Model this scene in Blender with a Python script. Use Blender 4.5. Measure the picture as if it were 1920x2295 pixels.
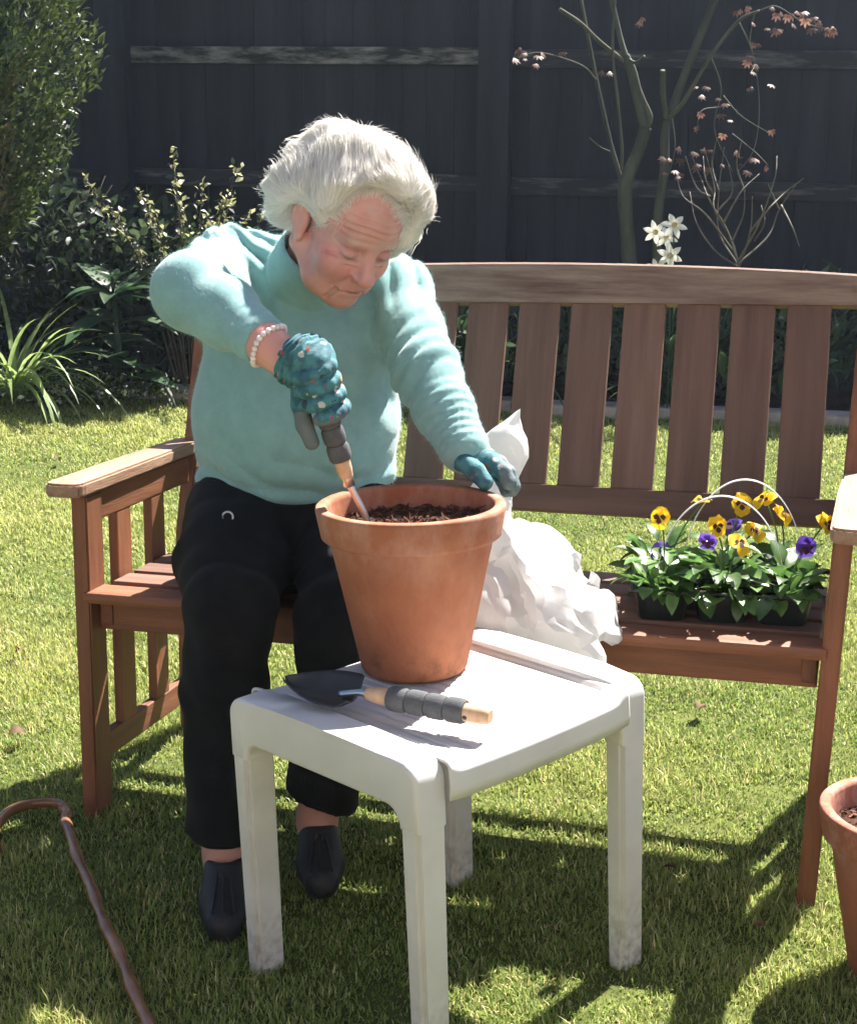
import bpy, bmesh, math, random
import numpy as np
from mathutils import Vector, Matrix, Euler
random.seed(7); RNG = np.random.default_rng(11)
for o in list(bpy.data.objects): bpy.data.objects.remove(o)
SC = bpy.context.scene
COL = SC.collection
# ------------------------------------------------------------------ camera
cam = bpy.data.cameras.new('camera'); camo = bpy.data.objects.new('camera', cam); COL.objects.link(camo)
camo.location = (0, 0, 1.266); camo.rotation_euler = (math.radians(90 - 14.4), 0, 0)
cam.sensor_fit = 'VERTICAL'; cam.sensor_height = 24; cam.lens = 24 * 3640 / 2295
cam.clip_end = 200; cam.clip_start = 0.05
SC.camera = camo
# ------------------------------------------------------------------ sky and sun
SUN = Vector((0.465, 0.65, 1.0)).normalized()          # towards the sun
elev = math.asin(SUN.z); azim = math.atan2(SUN.x, SUN.y)
W = bpy.data.worlds.new('World'); SC.world = W; W.use_nodes = True
nt = W.node_tree
sky = nt.nodes.new('ShaderNodeTexSky'); sky.sky_type = 'NISHITA'; sky.sun_disc = False
sky.sun_elevation = elev; sky.sun_rotation = azim; sky.air_density = 0.65; sky.dust_density = 1.2; sky.ozone_density = 0.6
nt.nodes['Background'].inputs['Strength'].default_value = 0.05
nt.links.new(sky.outputs[0], nt.nodes['Background'].inputs['Color'])
sl = bpy.data.lights.new('sun', 'SUN'); sl.energy = 5.0; sl.angle = math.radians(0.55); sl.color = (1.0, 0.945, 0.86)
so = bpy.data.objects.new('sun', sl); COL.objects.link(so)
so.rotation_euler = (-SUN).to_track_quat('-Z', 'Y').to_euler(); so.location = (3, 5, 8)
SC.view_settings.view_transform = 'Standard'; SC.view_settings.look = 'None'
SC.view_settings.exposure = 2.1; SC.view_settings.gamma = 1.0
SC.cycles.max_bounces = 5; SC.cycles.diffuse_bounces = 3; SC.cycles.transmission_bounces = 3; SC.cycles.transparent_max_bounces = 4
SC.cycles.adaptive_threshold = .03; SC.cycles.caustics_reflective = False; SC.cycles.caustics_refractive = False
# ------------------------------------------------------------------ materials
def mat(name, c1, c2=None, scale=8.0, detail=4.0, rough=0.6, bump=0.0, bscale=60.0, spec=0.35, trans=0.0, tcol=None,
        sheen=0.0, sss=0.0, sssr=(1, .4, .25), stretch=(1, 1, 1), rand=0.0, attr=None, c3=None, coords='Object', lo=.35, hi=.65, bdist=.004, metal=0.0, rvar=0.0):
    m = bpy.data.materials.new(name); m.use_nodes = True
    t = m.node_tree; N = t.nodes; L = t.links; b = N['Principled BSDF']; out = N['Material Output']
    tc = N.new('ShaderNodeTexCoord'); mp = N.new('ShaderNodeMapping'); mp.inputs['Scale'].default_value = stretch
    L.new(tc.outputs[coords], mp.inputs['Vector'])
    oi = N.new('ShaderNodeObjectInfo')
    add = N.new('ShaderNodeVectorMath'); add.operation = 'MULTIPLY_ADD'
    add.inputs[1].default_value = (7.3, 5.1, 9.7)
    L.new(oi.outputs['Random'], add.inputs[0]); L.new(mp.outputs[0], add.inputs[2])
    col = None
    if c2 is not None:
        n = N.new('ShaderNodeTexNoise'); n.inputs['Scale'].default_value = scale; n.inputs['Detail'].default_value = detail
        n.inputs['Roughness'].default_value = .62
        L.new(add.outputs[0], n.inputs['Vector'])
        r = N.new('ShaderNodeValToRGB'); e = r.color_ramp.elements
        e[0].position = lo; e[1].position = hi; e[0].color = (*c1, 1); e[1].color = (*c2, 1)
        if c3 is not None:
            x = e.new((lo + hi) / 2); x.color = (*c3, 1)
        L.new(n.outputs['Fac'], r.inputs[0]); col = r.outputs[0]
        if rvar:
            rr = N.new('ShaderNodeMapRange'); rr.inputs[3].default_value = rough - rvar; rr.inputs[4].default_value = rough + rvar
            L.new(n.outputs['Fac'], rr.inputs[0]); L.new(rr.outputs[0], b.inputs['Roughness'])
    if attr:
        a = N.new('ShaderNodeAttribute'); a.attribute_name = attr
        if col is None: col = a.outputs['Color']
        else:
            mx = N.new('ShaderNodeMix'); mx.data_type = 'RGBA'; mx.blend_type = 'MULTIPLY'; mx.inputs[0].default_value = 1.0
            L.new(col, mx.inputs[6]); L.new(a.outputs['Color'], mx.inputs[7]); col = mx.outputs[2]
    if rand:
        hs = N.new('ShaderNodeHueSaturation')
        if col is not None: L.new(col, hs.inputs['Color'])
        else: hs.inputs['Color'].default_value = (*c1, 1)
        mr = N.new('ShaderNodeMapRange'); mr.inputs[3].default_value = 1 - rand; mr.inputs[4].default_value = 1 + rand
        L.new(oi.outputs['Random'], mr.inputs[0]); L.new(mr.outputs[0], hs.inputs['Value']); col = hs.outputs[0]
    if col is not None: L.new(col, b.inputs['Base Color'])
    else: b.inputs['Base Color'].default_value = (*c1, 1)
    if not (rvar and c2 is not None): b.inputs['Roughness'].default_value = rough
    b.inputs['Specular IOR Level'].default_value = spec
    b.inputs['Metallic'].default_value = metal
    if sheen: b.inputs['Sheen Weight'].default_value = sheen; b.inputs['Sheen Roughness'].default_value = .45
    if sss:
        b.inputs['Subsurface Weight'].default_value = sss; b.inputs['Subsurface Radius'].default_value = sssr
        b.inputs['Subsurface Scale'].default_value = .008
    if bump:
        n2 = N.new('ShaderNodeTexNoise'); n2.inputs['Scale'].default_value = bscale; n2.inputs['Detail'].default_value = 5
        L.new(add.outputs[0], n2.inputs['Vector'])
        bp = N.new('ShaderNodeBump'); bp.inputs['Strength'].default_value = bump; bp.inputs['Distance'].default_value = bdist
        L.new(n2.outputs['Fac'], bp.inputs['Height']); L.new(bp.outputs[0], b.inputs['Normal'])
    if trans:
        tb = N.new('ShaderNodeBsdfTranslucent'); ms = N.new('ShaderNodeMixShader'); ms.inputs[0].default_value = trans
        if tcol: tb.inputs['Color'].default_value = (*tcol, 1)
        elif col is not None: L.new(col, tb.inputs['Color'])
        else: tb.inputs['Color'].default_value = (*c1, 1)
        L.new(b.outputs[0], ms.inputs[1]); L.new(tb.outputs[0], ms.inputs[2]); L.new(ms.outputs[0], out.inputs['Surface'])
    return m
# ------------------------------------------------------------------ object helpers
def tag(o, label=None, cat=None, group=None, kind=None):
    if label: o['label'] = label
    if cat: o['category'] = cat
    if group: o['group'] = group
    if kind: o['kind'] = kind
    return o
def empty(name, loc=(0, 0, 0), rot=(0, 0, 0)):
    o = bpy.data.objects.new(name, None); o.empty_display_size = .05; COL.objects.link(o)
    o.location = loc; o.rotation_euler = rot; return o
def obj(name, me, m, parent=None, smooth=None):
    o = bpy.data.objects.new(name, me); COL.objects.link(o)
    if m is not None:
        if len(me.materials) == 0: me.materials.append(m)
    if parent is not None: o.parent = parent
    return o
def mesh_np(name, V, Fq=None, Ft=None, smooth=True):
    """verts, quads and triangles as arrays -> mesh"""
    me = bpy.data.meshes.new(name); V = np.asarray(V, np.float32)
    me.vertices.add(len(V)); me.vertices.foreach_set('co', V.ravel())
    fl = []; st = []; tot = []; k = 0
    for Fa, n in ((Fq, 4), (Ft, 3)):
        if Fa is not None and len(Fa):
            Fa = np.asarray(Fa, np.int32); fl.append(Fa.ravel()); st.append(k + n * np.arange(len(Fa))); k += n * len(Fa)
    fl = np.concatenate(fl); st = np.concatenate(st).astype(np.int32)
    me.loops.add(len(fl)); me.loops.foreach_set('vertex_index', fl)
    me.polygons.add(len(st)); me.polygons.foreach_set('loop_start', st)
    me.polygons.foreach_set('use_smooth', np.full(len(st), smooth, bool))
    me.update(calc_edges=True); me.validate(); return me
def bm_mesh(name, bm, smooth=False):
    me = bpy.data.meshes.new(name); bmesh.ops.recalc_face_normals(bm, faces=bm.faces); bm.to_mesh(me); bm.free()
    if smooth:
        me.polygons.foreach_set('use_smooth', [True] * len(me.polygons)); me.update()
    return me
def box_mesh(name, sx, sy, sz, bev=.003, seg=2):
    bm = bmesh.new(); bmesh.ops.create_cube(bm, size=1)
    for v in bm.verts: v.co = Vector((v.co.x * sx, v.co.y * sy, v.co.z * sz))
    if bev: bmesh.ops.bevel(bm, geom=list(bm.edges), offset=bev, segments=seg, profile=.6, affect='EDGES')
    return bm_mesh(name, bm)
def frame_mat(p0, p1, up=(0, 0, 1)):
    """matrix whose X runs p0->p1, Z as near as can be to up, origin midway"""
    p0 = Vector(p0); p1 = Vector(p1); x = (p1 - p0).normalized(); up = Vector(up)
    y = up.cross(x)
    if y.length < 1e-5: y = Vector((0, 1, 0)).cross(x)
    y.normalize(); z = x.cross(y)
    m = Matrix.Identity(4)
    for i in range(3): m[i][0], m[i][1], m[i][2] = x[i], y[i], z[i]
    m.translation = (p0 + p1) / 2
    return m
def plank(name, p0, p1, w, t, m, parent=None, up=(0, 0, 1), bev=.003, kids=None):
    L = (Vector(p1) - Vector(p0)).length
    o = obj(name, box_mesh(name, L, w, t, bev), m, parent)
    o.matrix_local = frame_mat(p0, p1, up); return o
def lathe_mesh(name, prof, n=64, smooth=True):
    prof = np.array(prof, float); k = len(prof); a = np.linspace(0, 2 * np.pi, n, endpoint=False)
    V = np.zeros((k, n, 3)); V[:, :, 0] = prof[:, None, 0] * np.cos(a); V[:, :, 1] = prof[:, None, 0] * np.sin(a); V[:, :, 2] = prof[:, None, 1]
    i, j = np.meshgrid(np.arange(k - 1), np.arange(n), indexing='ij'); j2 = (j + 1) % n
    F = np.stack([i * n + j, i * n + j2, (i + 1) * n + j2, (i + 1) * n + j], -1).reshape(-1, 4)
    return mesh_np(name, V.reshape(-1, 3), F, smooth=smooth)
def tube_arrays(P, R, n=8, cap=True):
    P = np.asarray(P, float); R = np.broadcast_to(np.asarray(R, float), (len(P),))
    T = np.gradient(P, axis=0); T /= np.linalg.norm(T, axis=1)[:, None] + 1e-9
    ref = np.array([0, 0, 1.]) if abs(T[:, 2]).mean() < .8 else np.array([1., 0, 0])
    A = np.cross(T, ref); A /= np.linalg.norm(A, axis=1)[:, None] + 1e-9; B = np.cross(T, A)
    a = np.linspace(0, 2 * np.pi, n, endpoint=False)
    V = P[:, None] + R[:, None, None] * (np.cos(a)[None, :, None] * A[:, None] + np.sin(a)[None, :, None] * B[:, None])
    k = len(P); i, j = np.meshgrid(np.arange(k - 1), np.arange(n), indexing='ij'); j2 = (j + 1) % n
    F = np.stack([i * n + j, i * n + j2, (i + 1) * n + j2, (i + 1) * n + j], -1).reshape(-1, 4)
    V = V.reshape(-1, 3); Ft = np.zeros((0, 3), int)
    if cap:
        V = np.r_[V, P[:1], P[-1:]]; c0 = k * n; c1 = c0 + 1; jj = np.arange(n); j3 = (jj + 1) % n
        Ft = np.r_[np.c_[np.full(n, c0), j3, jj], np.c_[np.full(n, c1), (k - 1) * n + jj, (k - 1) * n + j3]]
    return V, F, Ft
def tube_mesh(name, P, R, n=8): 
    V, F, T = tube_arrays(P, R, n); return mesh_np(name, V, F, T)
class Acc:
    """collects arrays of several shapes into one mesh"""
    def __init__(s): s.V = []; s.Q = []; s.T = []; s.n = 0
    def add(s, V, Q=None, T=None):
        V = np.asarray(V, float)
        if Q is not None and len(Q): s.Q.append(np.asarray(Q) + s.n)
        if T is not None and len(T): s.T.append(np.asarray(T) + s.n)
        s.V.append(V); s.n += len(V)
    def mesh(s, name, smooth=True):
        return mesh_np(name, np.concatenate(s.V), np.concatenate(s.Q) if s.Q else None, np.concatenate(s.T) if s.T else None, smooth)
def spline(pts, n):
    pts = np.asarray(pts, float); k = len(pts); t = np.linspace(0, k - 1, n); out = []
    P = np.r_[2 * pts[:1] - pts[1:2], pts, 2 * pts[-1:] - pts[-2:-1]]
    for u in t:
        i = min(int(u), k - 2); f = u - i; p0, p1, p2, p3 = P[i:i + 4]
        out.append(.5 * (2 * p1 + (p2 - p0) * f + (2 * p0 - 5 * p1 + 4 * p2 - p3) * f * f + (3 * p1 - p0 - 3 * p2 + p3) * f ** 3))
    return np.array(out)
def set_color(me, name, C):
    a = me.color_attributes.new(name, 'FLOAT_COLOR', 'POINT'); C = np.asarray(C, np.float32)
    if C.shape[1] == 3: C = np.c_[C, np.ones(len(C), np.float32)]
    a.data.foreach_set('color', C.ravel())
# ------------------------------------------------------------------ signed distance modelling
class Sdf:
    def __init__(s, lo, hi, h):
        s.lo = np.array(lo, float); s.h = h; s.n = np.ceil((np.array(hi) - s.lo) / h).astype(int) + 1
        s.d = np.full(s.n, .2, np.float32); s.ax = [(s.lo[i] + h * np.arange(s.n[i])).astype(np.float32) for i in range(3)]
    def sub(s, lo, hi):
        sl = []
        for i in range(3):
            a = int(max(0, math.floor((lo[i] - s.lo[i]) / s.h))); b = int(min(s.n[i], math.ceil((hi[i] - s.lo[i]) / s.h) + 1))
            sl.append(slice(a, max(a, b)))
        P = (s.ax[0][sl[0]][:, None, None], s.ax[1][sl[1]][None, :, None], s.ax[2][sl[2]][None, None, :])
        return tuple(sl), P
    def comb(s, sl, d, k, op):
        a = s.d[sl]
        if op == 'u':
            hh = np.clip(.5 + .5 * (d - a) / k, 0, 1) if k else None
            s.d[sl] = np.minimum(a, d) if not k else d * (1 - hh) + a * hh - k * hh * (1 - hh)
        else:   # subtract
            d = -d; hh = np.clip(.5 - .5 * (d - a) / k, 0, 1)
            s.d[sl] = d * (1 - hh) + a * hh + k * hh * (1 - hh)
    def cone(s, a, b, ra, rb, k=.02, sc=(1, 1, 1), op='u', bulge=0):
        a = np.array(a, float); b = np.array(b, float); sc = np.array(sc, float); R = max(ra, rb) / sc.min() + k + 3 * s.h + abs(bulge)
        sl, (X, Y, Z) = s.sub(np.minimum(a, b) - R, np.maximum(a, b) + R); ab = b - a; L2 = max((ab ** 2).sum(), 1e-9)
        px, py, pz = X - a[0], Y - a[1], Z - a[2]
        t = np.clip((px * ab[0] + py * ab[1] + pz * ab[2]) / L2, 0, 1)
        q = np.sqrt(((px - t * ab[0]) * sc[0]) ** 2 + ((py - t * ab[1]) * sc[1]) ** 2 + ((pz - t * ab[2]) * sc[2]) ** 2)
        r = ra + (rb - ra) * t
        if bulge: r = r + bulge * 4 * t * (1 - t)
        s.comb(sl, (q - r).astype(np.float32), k, op)
    def ell(s, c, r, k=.02, op='u', rot=None):
        """rot: rows are the ellipsoid's axes in grid space"""
        c = np.array(c, float); r = np.array(r, float); R = r.max() + k + 3 * s.h
        sl, (X, Y, Z) = s.sub(c - R, c + R); x, y, z = X - c[0], Y - c[1], Z - c[2]
        if rot is not None:
            rot = np.array(rot, float)
            x, y, z = (rot[i, 0] * x + rot[i, 1] * y + rot[i, 2] * z for i in range(3))
        k0 = np.sqrt((x / r[0]) ** 2 + (y / r[1]) ** 2 + (z / r[2]) ** 2); k1 = np.sqrt((x / r[0] ** 2) ** 2 + (y / r[1] ** 2) ** 2 + (z / r[2] ** 2) ** 2)
        s.comb(sl, (k0 * (k0 - 1) / (k1 + 1e-6)).astype(np.float32), k, op)
    def chain(s, pts, rs, k=.01, **kw):
        for i in range(len(pts) - 1): s.cone(pts[i], pts[i + 1], rs[i], rs[i + 1], k, **kw)
    def cut(s, p, n, k=.004):
        """keep the side n points away from"""
        X, Y, Z = s.ax[0][:, None, None], s.ax[1][None, :, None], s.ax[2][None, None, :]; n = np.array(n, float); n /= np.linalg.norm(n)
        pl = (n[0] * (X - p[0]) + n[1] * (Y - p[1]) + n[2] * (Z - p[2])).astype(np.float32)
        hh = np.clip(.5 - .5 * (pl - s.d) / k, 0, 1); s.d = pl * (1 - hh) + s.d * hh + k * hh * (1 - hh)
    def cut2(s, p, n, rad, k=.003):
        """planar cut that only acts within rad of p"""
        p = np.array(p, float); sl, (X, Y, Z) = s.sub(p - rad, p + rad); n = np.array(n, float); n /= np.linalg.norm(n)
        pl = (n[0] * (X - p[0]) + n[1] * (Y - p[1]) + n[2] * (Z - p[2])).astype(np.float32); s.d[sl] = np.maximum(s.d[sl], np.where(pl > -.02, pl, -1))
    def grid(s): return s.ax[0][:, None, None], s.ax[1][None, :, None], s.ax[2][None, None, :]
    def surf(s):
        d = s.d; ins = d < 0; n = s.n - 1
        c = np.zeros(n, np.uint8)
        for i in (0, 1):
            for j in (0, 1):
                for k in (0, 1): c += ins[i:n[0] + i, j:n[1] + j, k:n[2] + k]
        idx = np.argwhere((c > 0) & (c < 8)); I = np.full(n, -1, np.int32); I[tuple(idx.T)] = np.arange(len(idx))
        acc = np.zeros((len(idx), 3)); cnt = np.zeros(len(idx))
        for ax in range(3):
            o1, o2 = [q for q in range(3) if q != ax]
            for i in (0, 1):
                for j in (0, 1):
                    A = idx.copy(); A[:, o1] += i; A[:, o2] += j; B = A.copy(); B[:, ax] += 1
                    da = d[tuple(A.T)]; db = d[tuple(B.T)]; m = (da < 0) != (db < 0)
                    t = da[m] / (da[m] - db[m]); p = A[m].astype(float); p[:, ax] += t
                    acc[m] += p; cnt[m] += 1
        V = s.lo + s.h * acc / cnt[:, None]; Q = []
        for ax in range(3):
            o1, o2 = [(1, 2), (2, 0), (0, 1)][ax]
            sl0 = [slice(None)] * 3; sl1 = [slice(None)] * 3; sl0[ax] = slice(0, -1); sl1[ax] = slice(1, None)
            a = ins[tuple(sl0)]; b = ins[tuple(sl1)]; e = np.argwhere(a != b)
            e = e[(e[:, o1] > 0) & (e[:, o2] > 0) & (e[:, o1] < n[o1]) & (e[:, o2] < n[o2])]
            f = a[tuple(e.T)]
            def cell(i, j):
                q = e.copy(); q[:, o1] -= i; q[:, o2] -= j; return I[tuple(q.T)]
            q = np.stack([cell(1, 1), cell(0, 1), cell(0, 0), cell(1, 0)], -1); q[~f] = q[~f][:, ::-1]; Q.append(q)
        return V, np.concatenate(Q)
def laplace(V, Q, it=2, w=.5):
    E = np.r_[Q[:, [0, 1]], Q[:, [1, 2]], Q[:, [2, 3]], Q[:, [3, 0]]]; E = np.r_[E, E[:, ::-1]]
    for _ in range(it):
        S = np.zeros_like(V); c = np.bincount(E[:, 0], minlength=len(V)).astype(float)
        for a in range(3): S[:, a] = np.bincount(E[:, 0], V[E[:, 1], a], len(V))
        V = V * (1 - w) + w * S / np.maximum(c, 1)[:, None]
    return V
def noise3(P, freq, seed, octs=3):
    """smooth pseudo noise, P tuple of broadcastable arrays or (n,3) array"""
    r = np.random.default_rng(seed)
    if not isinstance(P, tuple): P = (P[:, 0], P[:, 1], P[:, 2])
    out = 0; amp = 1.0; tot = 0
    for o in range(octs):
        for q in range(4):
            v = r.normal(size=3); v /= np.linalg.norm(v); ph = r.uniform(0, 6.28); v = v * freq * (2 ** o) * r.uniform(.7, 1.3)
            w = r.normal(size=3); w /= np.linalg.norm(w); w = w * freq * (2 ** o) * .6
            out = out + amp * np.sin(v[0] * P[0] + v[1] * P[1] + v[2] * P[2] + ph + 1.3 * np.sin(w[0] * P[0] + w[1] * P[1] + w[2] * P[2]))
        tot += amp * 2; amp *= .5
    return out / tot
# ------------------------------------------------------------------ ground
FA = math.atan(-0.22)                                   # fence, bed and bench run at much the same angle
FD = Vector((math.cos(FA), math.sin(FA), 0)); FN = Vector((math.sin(FA), -math.cos(FA), 0))    # along, and towards the camera
def on_fence(s, off=0.0, z=0.0):
    """s metres along the fence from x=.75, off metres towards the camera"""
    p = Vector((0.75, 7.645, 0)) + FD * s + FN * off; return Vector((p.x, p.y, z))
lawn_m = mat('lawn_earth', (.055, .065, .02), (.10, .115, .03), 14, rough=.95, bump=.6, bscale=120, spec=.1)
def sheet(name, pts, z, m):
    me = bpy.data.meshes.new(name); me.from_pydata([(x, y, z) for x, y in pts], [], [tuple(range(len(pts)))]); return tag(obj(name, me, m), kind='structure')
sheet('lawn', [(-40, -30), (40, -30), (40, 60), (-40, 60)], 0, lawn_m)
soil_m = mat('bed_earth', (.018, .013, .010), (.045, .033, .024), 9, rough=.95, bump=1.0, bscale=40, spec=.1, bdist=.02)
def flower_bed():
    n, k = 120, 24; V = []
    for i in range(n + 1):
        for j in range(k + 1):
            p = on_fence(-5 + 10 * i / n, -.15 + 1.21 * j / k); V.append((p.x, p.y, 0))
    V = np.array(V); e = np.tile(np.sin(np.linspace(0, np.pi, k + 1)) ** .6, n + 1)
    V[:, 2] = .012 + .05 * e + .02 * e * noise3(V, 9, 3)
    i, j = np.meshgrid(np.arange(n), np.arange(k), indexing='ij'); a = i * (k + 1) + j
    F = np.stack([a, a + 1, a + k + 2, a + k + 1], -1).reshape(-1, 4)[:, ::-1]
    tag(obj('flower_bed', mesh_np('flower_bed', V, F), soil_m), kind='structure')
flower_bed()
# unseen paving and pale wall added behind the viewpoint to bounce daylight forward
bounce_paving_m = mat('bounce_paving', (.18, .165, .145), (.26, .24, .215), 3, rough=.85, bump=.3, bscale=60)
bounce_wall_m = mat('bounce_wall_render', (.295, .27, .245), (.355, .325, .295), 2, rough=.9, bump=.2, bscale=90)
sheet('bounce_terrace', [(-7, -4), (7, -4), (7, .55), (-7, .55)], .02, bounce_paving_m)
o = obj('bounce_wall', box_mesh('bounce_wall', 14, .3, 5.2, 0), bounce_wall_m); o.location = (0, -4.15, 2.6); tag(o, kind='structure')
# stone edging between lawn and bed
stone_m = mat('edging_stone', (.26, .22, .18), (.42, .37, .31), 14, rough=.9, bump=.5, bscale=70, rand=.15)
edging = empty('stone_edging', on_fence(0, 1.1)); tag(edging, 'row of flat pale edging stones between lawn and flower bed', 'edging')
s = -4.5
while s < 4.5:
    L = random.uniform(.28, .46); o = obj('stone', box_mesh('stone', L - .012, random.uniform(.11, .14), .06, .012, 2), stone_m, edging)
    o.location = on_fence(s + L / 2, 1.1 + random.uniform(-.012, .012), .018 + random.uniform(-.004, .006)) - edging.location
    o.rotation_euler = (random.uniform(-.03, .03), random.uniform(-.02, .02), FA + random.uniform(-.02, .02)); s += L
# ------------------------------------------------------------------ fence
fence_m = mat('stained_board', (.014, .017, .024), (.030, .033, .044), 5, rough=.75, bump=.35, bscale=90, stretch=(1, 1, .12), rand=.12, spec=.3)  # dark stain, with a blue cast put in for the veiling glare
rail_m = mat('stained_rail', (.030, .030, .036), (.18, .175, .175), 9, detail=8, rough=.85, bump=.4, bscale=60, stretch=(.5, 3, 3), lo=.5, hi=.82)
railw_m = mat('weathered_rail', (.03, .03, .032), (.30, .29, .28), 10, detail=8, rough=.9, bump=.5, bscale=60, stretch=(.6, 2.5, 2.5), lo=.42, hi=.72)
fence = empty('garden_fence', on_fence(0)); tag(fence, 'tall dark stained wooden board fence across the whole back of the garden', 'fence')
fence.rotation_euler = (0, math.radians(.5), FA)
variants = [box_mesh('board', w, .014, 1.86, .002, 1) for w in (.134, .136, .138)]
for i in range(66):
    o = obj('board', random.choice(variants), fence_m, fence); x = -3.9 + .122 * i
    o.location = (x, .03 + .0065 * (i % 2), .95 + random.uniform(-.006, .006)); o.rotation_euler = (0, random.uniform(-.004, .004), random.uniform(-.01, .01))
for b in range(-2, 3):
    x0 = -.455 + 1.86 * b
    o = obj('post', box_mesh('post', .15, .10, 1.92, .006), fence_m, fence); o.location = (x0, -.045, .96)
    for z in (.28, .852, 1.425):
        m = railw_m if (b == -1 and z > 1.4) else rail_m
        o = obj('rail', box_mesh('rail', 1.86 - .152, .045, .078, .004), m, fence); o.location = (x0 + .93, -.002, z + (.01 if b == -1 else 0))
# ------------------------------------------------------------------ bench
wood_m = mat('bench_hardwood', (.11, .040, .021), (.28, .110, .055), 3.0, detail=6, rough=.55, bump=.25, bscale=30, stretch=(1.2, 14, 14), rand=.16, spec=.35, lo=.25, hi=.75, rvar=.1)
slat_m = mat('bench_slat_wood', (.095, .046, .033), (.19, .105, .076), 3.0, detail=6, rough=.6, bump=.25, bscale=30, stretch=(1.0, 14, 14), rand=.14, spec=.3, lo=.25, hi=.75, rvar=.1)
grey_m = mat('bench_weathered_wood', (.10, .05, .036), (.30, .21, .16), 4.0, detail=8, rough=.75, bump=.5, bscale=40, stretch=(1.2, 12, 12), spec=.25, lo=.3, hi=.7)
arm_m = mat('bench_arm_wood', (.20, .10, .06), (.40, .27, .19), 4.0, detail=8, rough=.6, bump=.3, bscale=40, stretch=(1.2, 10, 10), spec=.35, lo=.3, hi=.75)
bench = empty('garden_bench', (.0046, 2.53, 0), (math.radians(-3.0), math.radians(-.6), math.radians(-15.6)))
tag(bench, 'slatted brown hardwood garden bench with broad flat arms on the lawn', 'bench')
LEAN = .046
def sh(u, v, w): return (u + LEAN * (w - .35), v, w) if u > .55 else (u, v, w)
def profile_part(name, poly, u0, u1, m, shear=False, bev=.003):
    """extrude a (v,w) outline from u0 to u1"""
    bm = bmesh.new(); c = Vector(((u0 + u1) / 2, sum(p[0] for p in poly) / len(poly), 0))
    vs = [bm.verts.new((u0 - c.x, v - c.y, w)) for v, w in poly]; f = bm.faces.new(vs)
    r = bmesh.ops.extrude_face_region(bm, geom=[f])
    for e in r['geom']:
        if isinstance(e, bmesh.types.BMVert): e.co.x += u1 - u0
    bmesh.ops.bevel(bm, geom=list(bm.edges), offset=bev, segments=2, affect='EDGES')
    if shear:
        for v in bm.verts: v.co.x += LEAN * (v.co.z - .35)
    # grain runs along local X of the material: turn so X is the long way
    bmesh.ops.rotate(bm, verts=bm.verts, cent=(0, 0, 0), matrix=Matrix.Rotation(math.radians(90), 3, 'Y'))
    o = obj(name, bm_mesh(name, bm), m, bench); o.location = c; o.rotation_euler = (0, math.radians(-90), 0); return o
for sgn in (-1, 1):
    a, b = (-.652, -.622) if sgn < 0 else (.622, .652); R_ = sgn > 0
    profile_part('front_leg', [(0, -.01), (.06, -.01), (.06, .60), (0, .60)], a, b, wood_m, R_)
    profile_part('back_leg', [(.425, 0), (.485, 0), (.487, .45), (.645, .975), (.590, .985), (.428, .45)], a, b, wood_m, R_)
    um = (a + b) / 2
    # arm board with rounded front
    bm = bmesh.new(); hw = .036; ua = um - sgn * -.004 + sgn * .012; out = []
    for k in range(9):
        t = math.pi * (k / 8); out.append((-hw * math.cos(t), -.035 + .022 - .022 * math.sin(t) ** .7))
    out += [(hw * .95, .30), (hw * .8, .515), (-hw * .8, .515), (-hw * .95, .30)]
    vs = [bm.verts.new((y - .24, -x, 0)) for x, y in out]; f = bm.faces.new(vs); r = bmesh.ops.extrude_face_region(bm, geom=[f])
    for e in r['geom']:
        if isinstance(e, bmesh.types.BMVert): e.co.z += .024
    bmesh.ops.bevel(bm, geom=[e for e in bm.edges], offset=.004, segments=2, affect='EDGES')
    o = obj('armrest', bm_mesh('armrest', bm), arm_m, bench)
    o.matrix_local = frame_mat((ua + (LEAN * .25 if R_ else 0), 0, .602), (ua + (LEAN * .25 if R_ else 0), .48, .602)); 
    for (n_, w0, w1, v0, v1) in (('arm_rail', .548, .600, .061, .445), ('side_stretcher', .104, .150, .061, .43)):
        plank(n_, sh(um, v0, (w0 + w1) / 2), sh(um, v1, (w0 + w1) / 2), .02, w1 - w0, wood_m, bench)
    for v in (.155, .30):
        plank('side_slat', sh(um, v, .149), sh(um, v, .549), .018, .058, wood_m, bench, up=(0, 1, 0))
    plank('seat_bearer', (um - sgn * .03, .03, .385), (um - sgn * .03, .44, .385), .024, .045, wood_m, bench)
plank('seat_bearer', (.1, .06, .385), (.1, .44, .385), .03, .045, wood_m, bench)
plank('front_apron', (-.62, .045, .382), (.62, .045, .382), .022, .055, wood_m, bench)
plank('back_apron', (-.62, .44, .385), (.62, .44, .385), .022, .045, wood_m, bench)
plank('seat_slat', (-.635, .028, .420), (.635, .028, .420), .07, .022, wood_m, bench, bev=.009)
for v in (.118, .203, .288, .373): plank('seat_slat', (-.62, v, .421), (.62, v, .421), .066, .02, slat_m, bench, bev=.004)
rec = Vector((0, .317, .948)); recn = Vector((0, -.948, .317))
def back_pt(u, s): return Vector((u, .463, .529)) + rec * s        # s metres up the reclined back
plank('back_bottom_rail', back_pt(-.622, .022), back_pt(.640, .022), .030, .05, slat_m, bench, up=rec)
for i in range(12):
    u = -.556 + 1.112 * i / 11
    o = plank('back_slat', back_pt(u, .047), back_pt(u, .404 + .009 * u / .65), .079, .013, slat_m, bench, up=recn, bev=.003)
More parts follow.
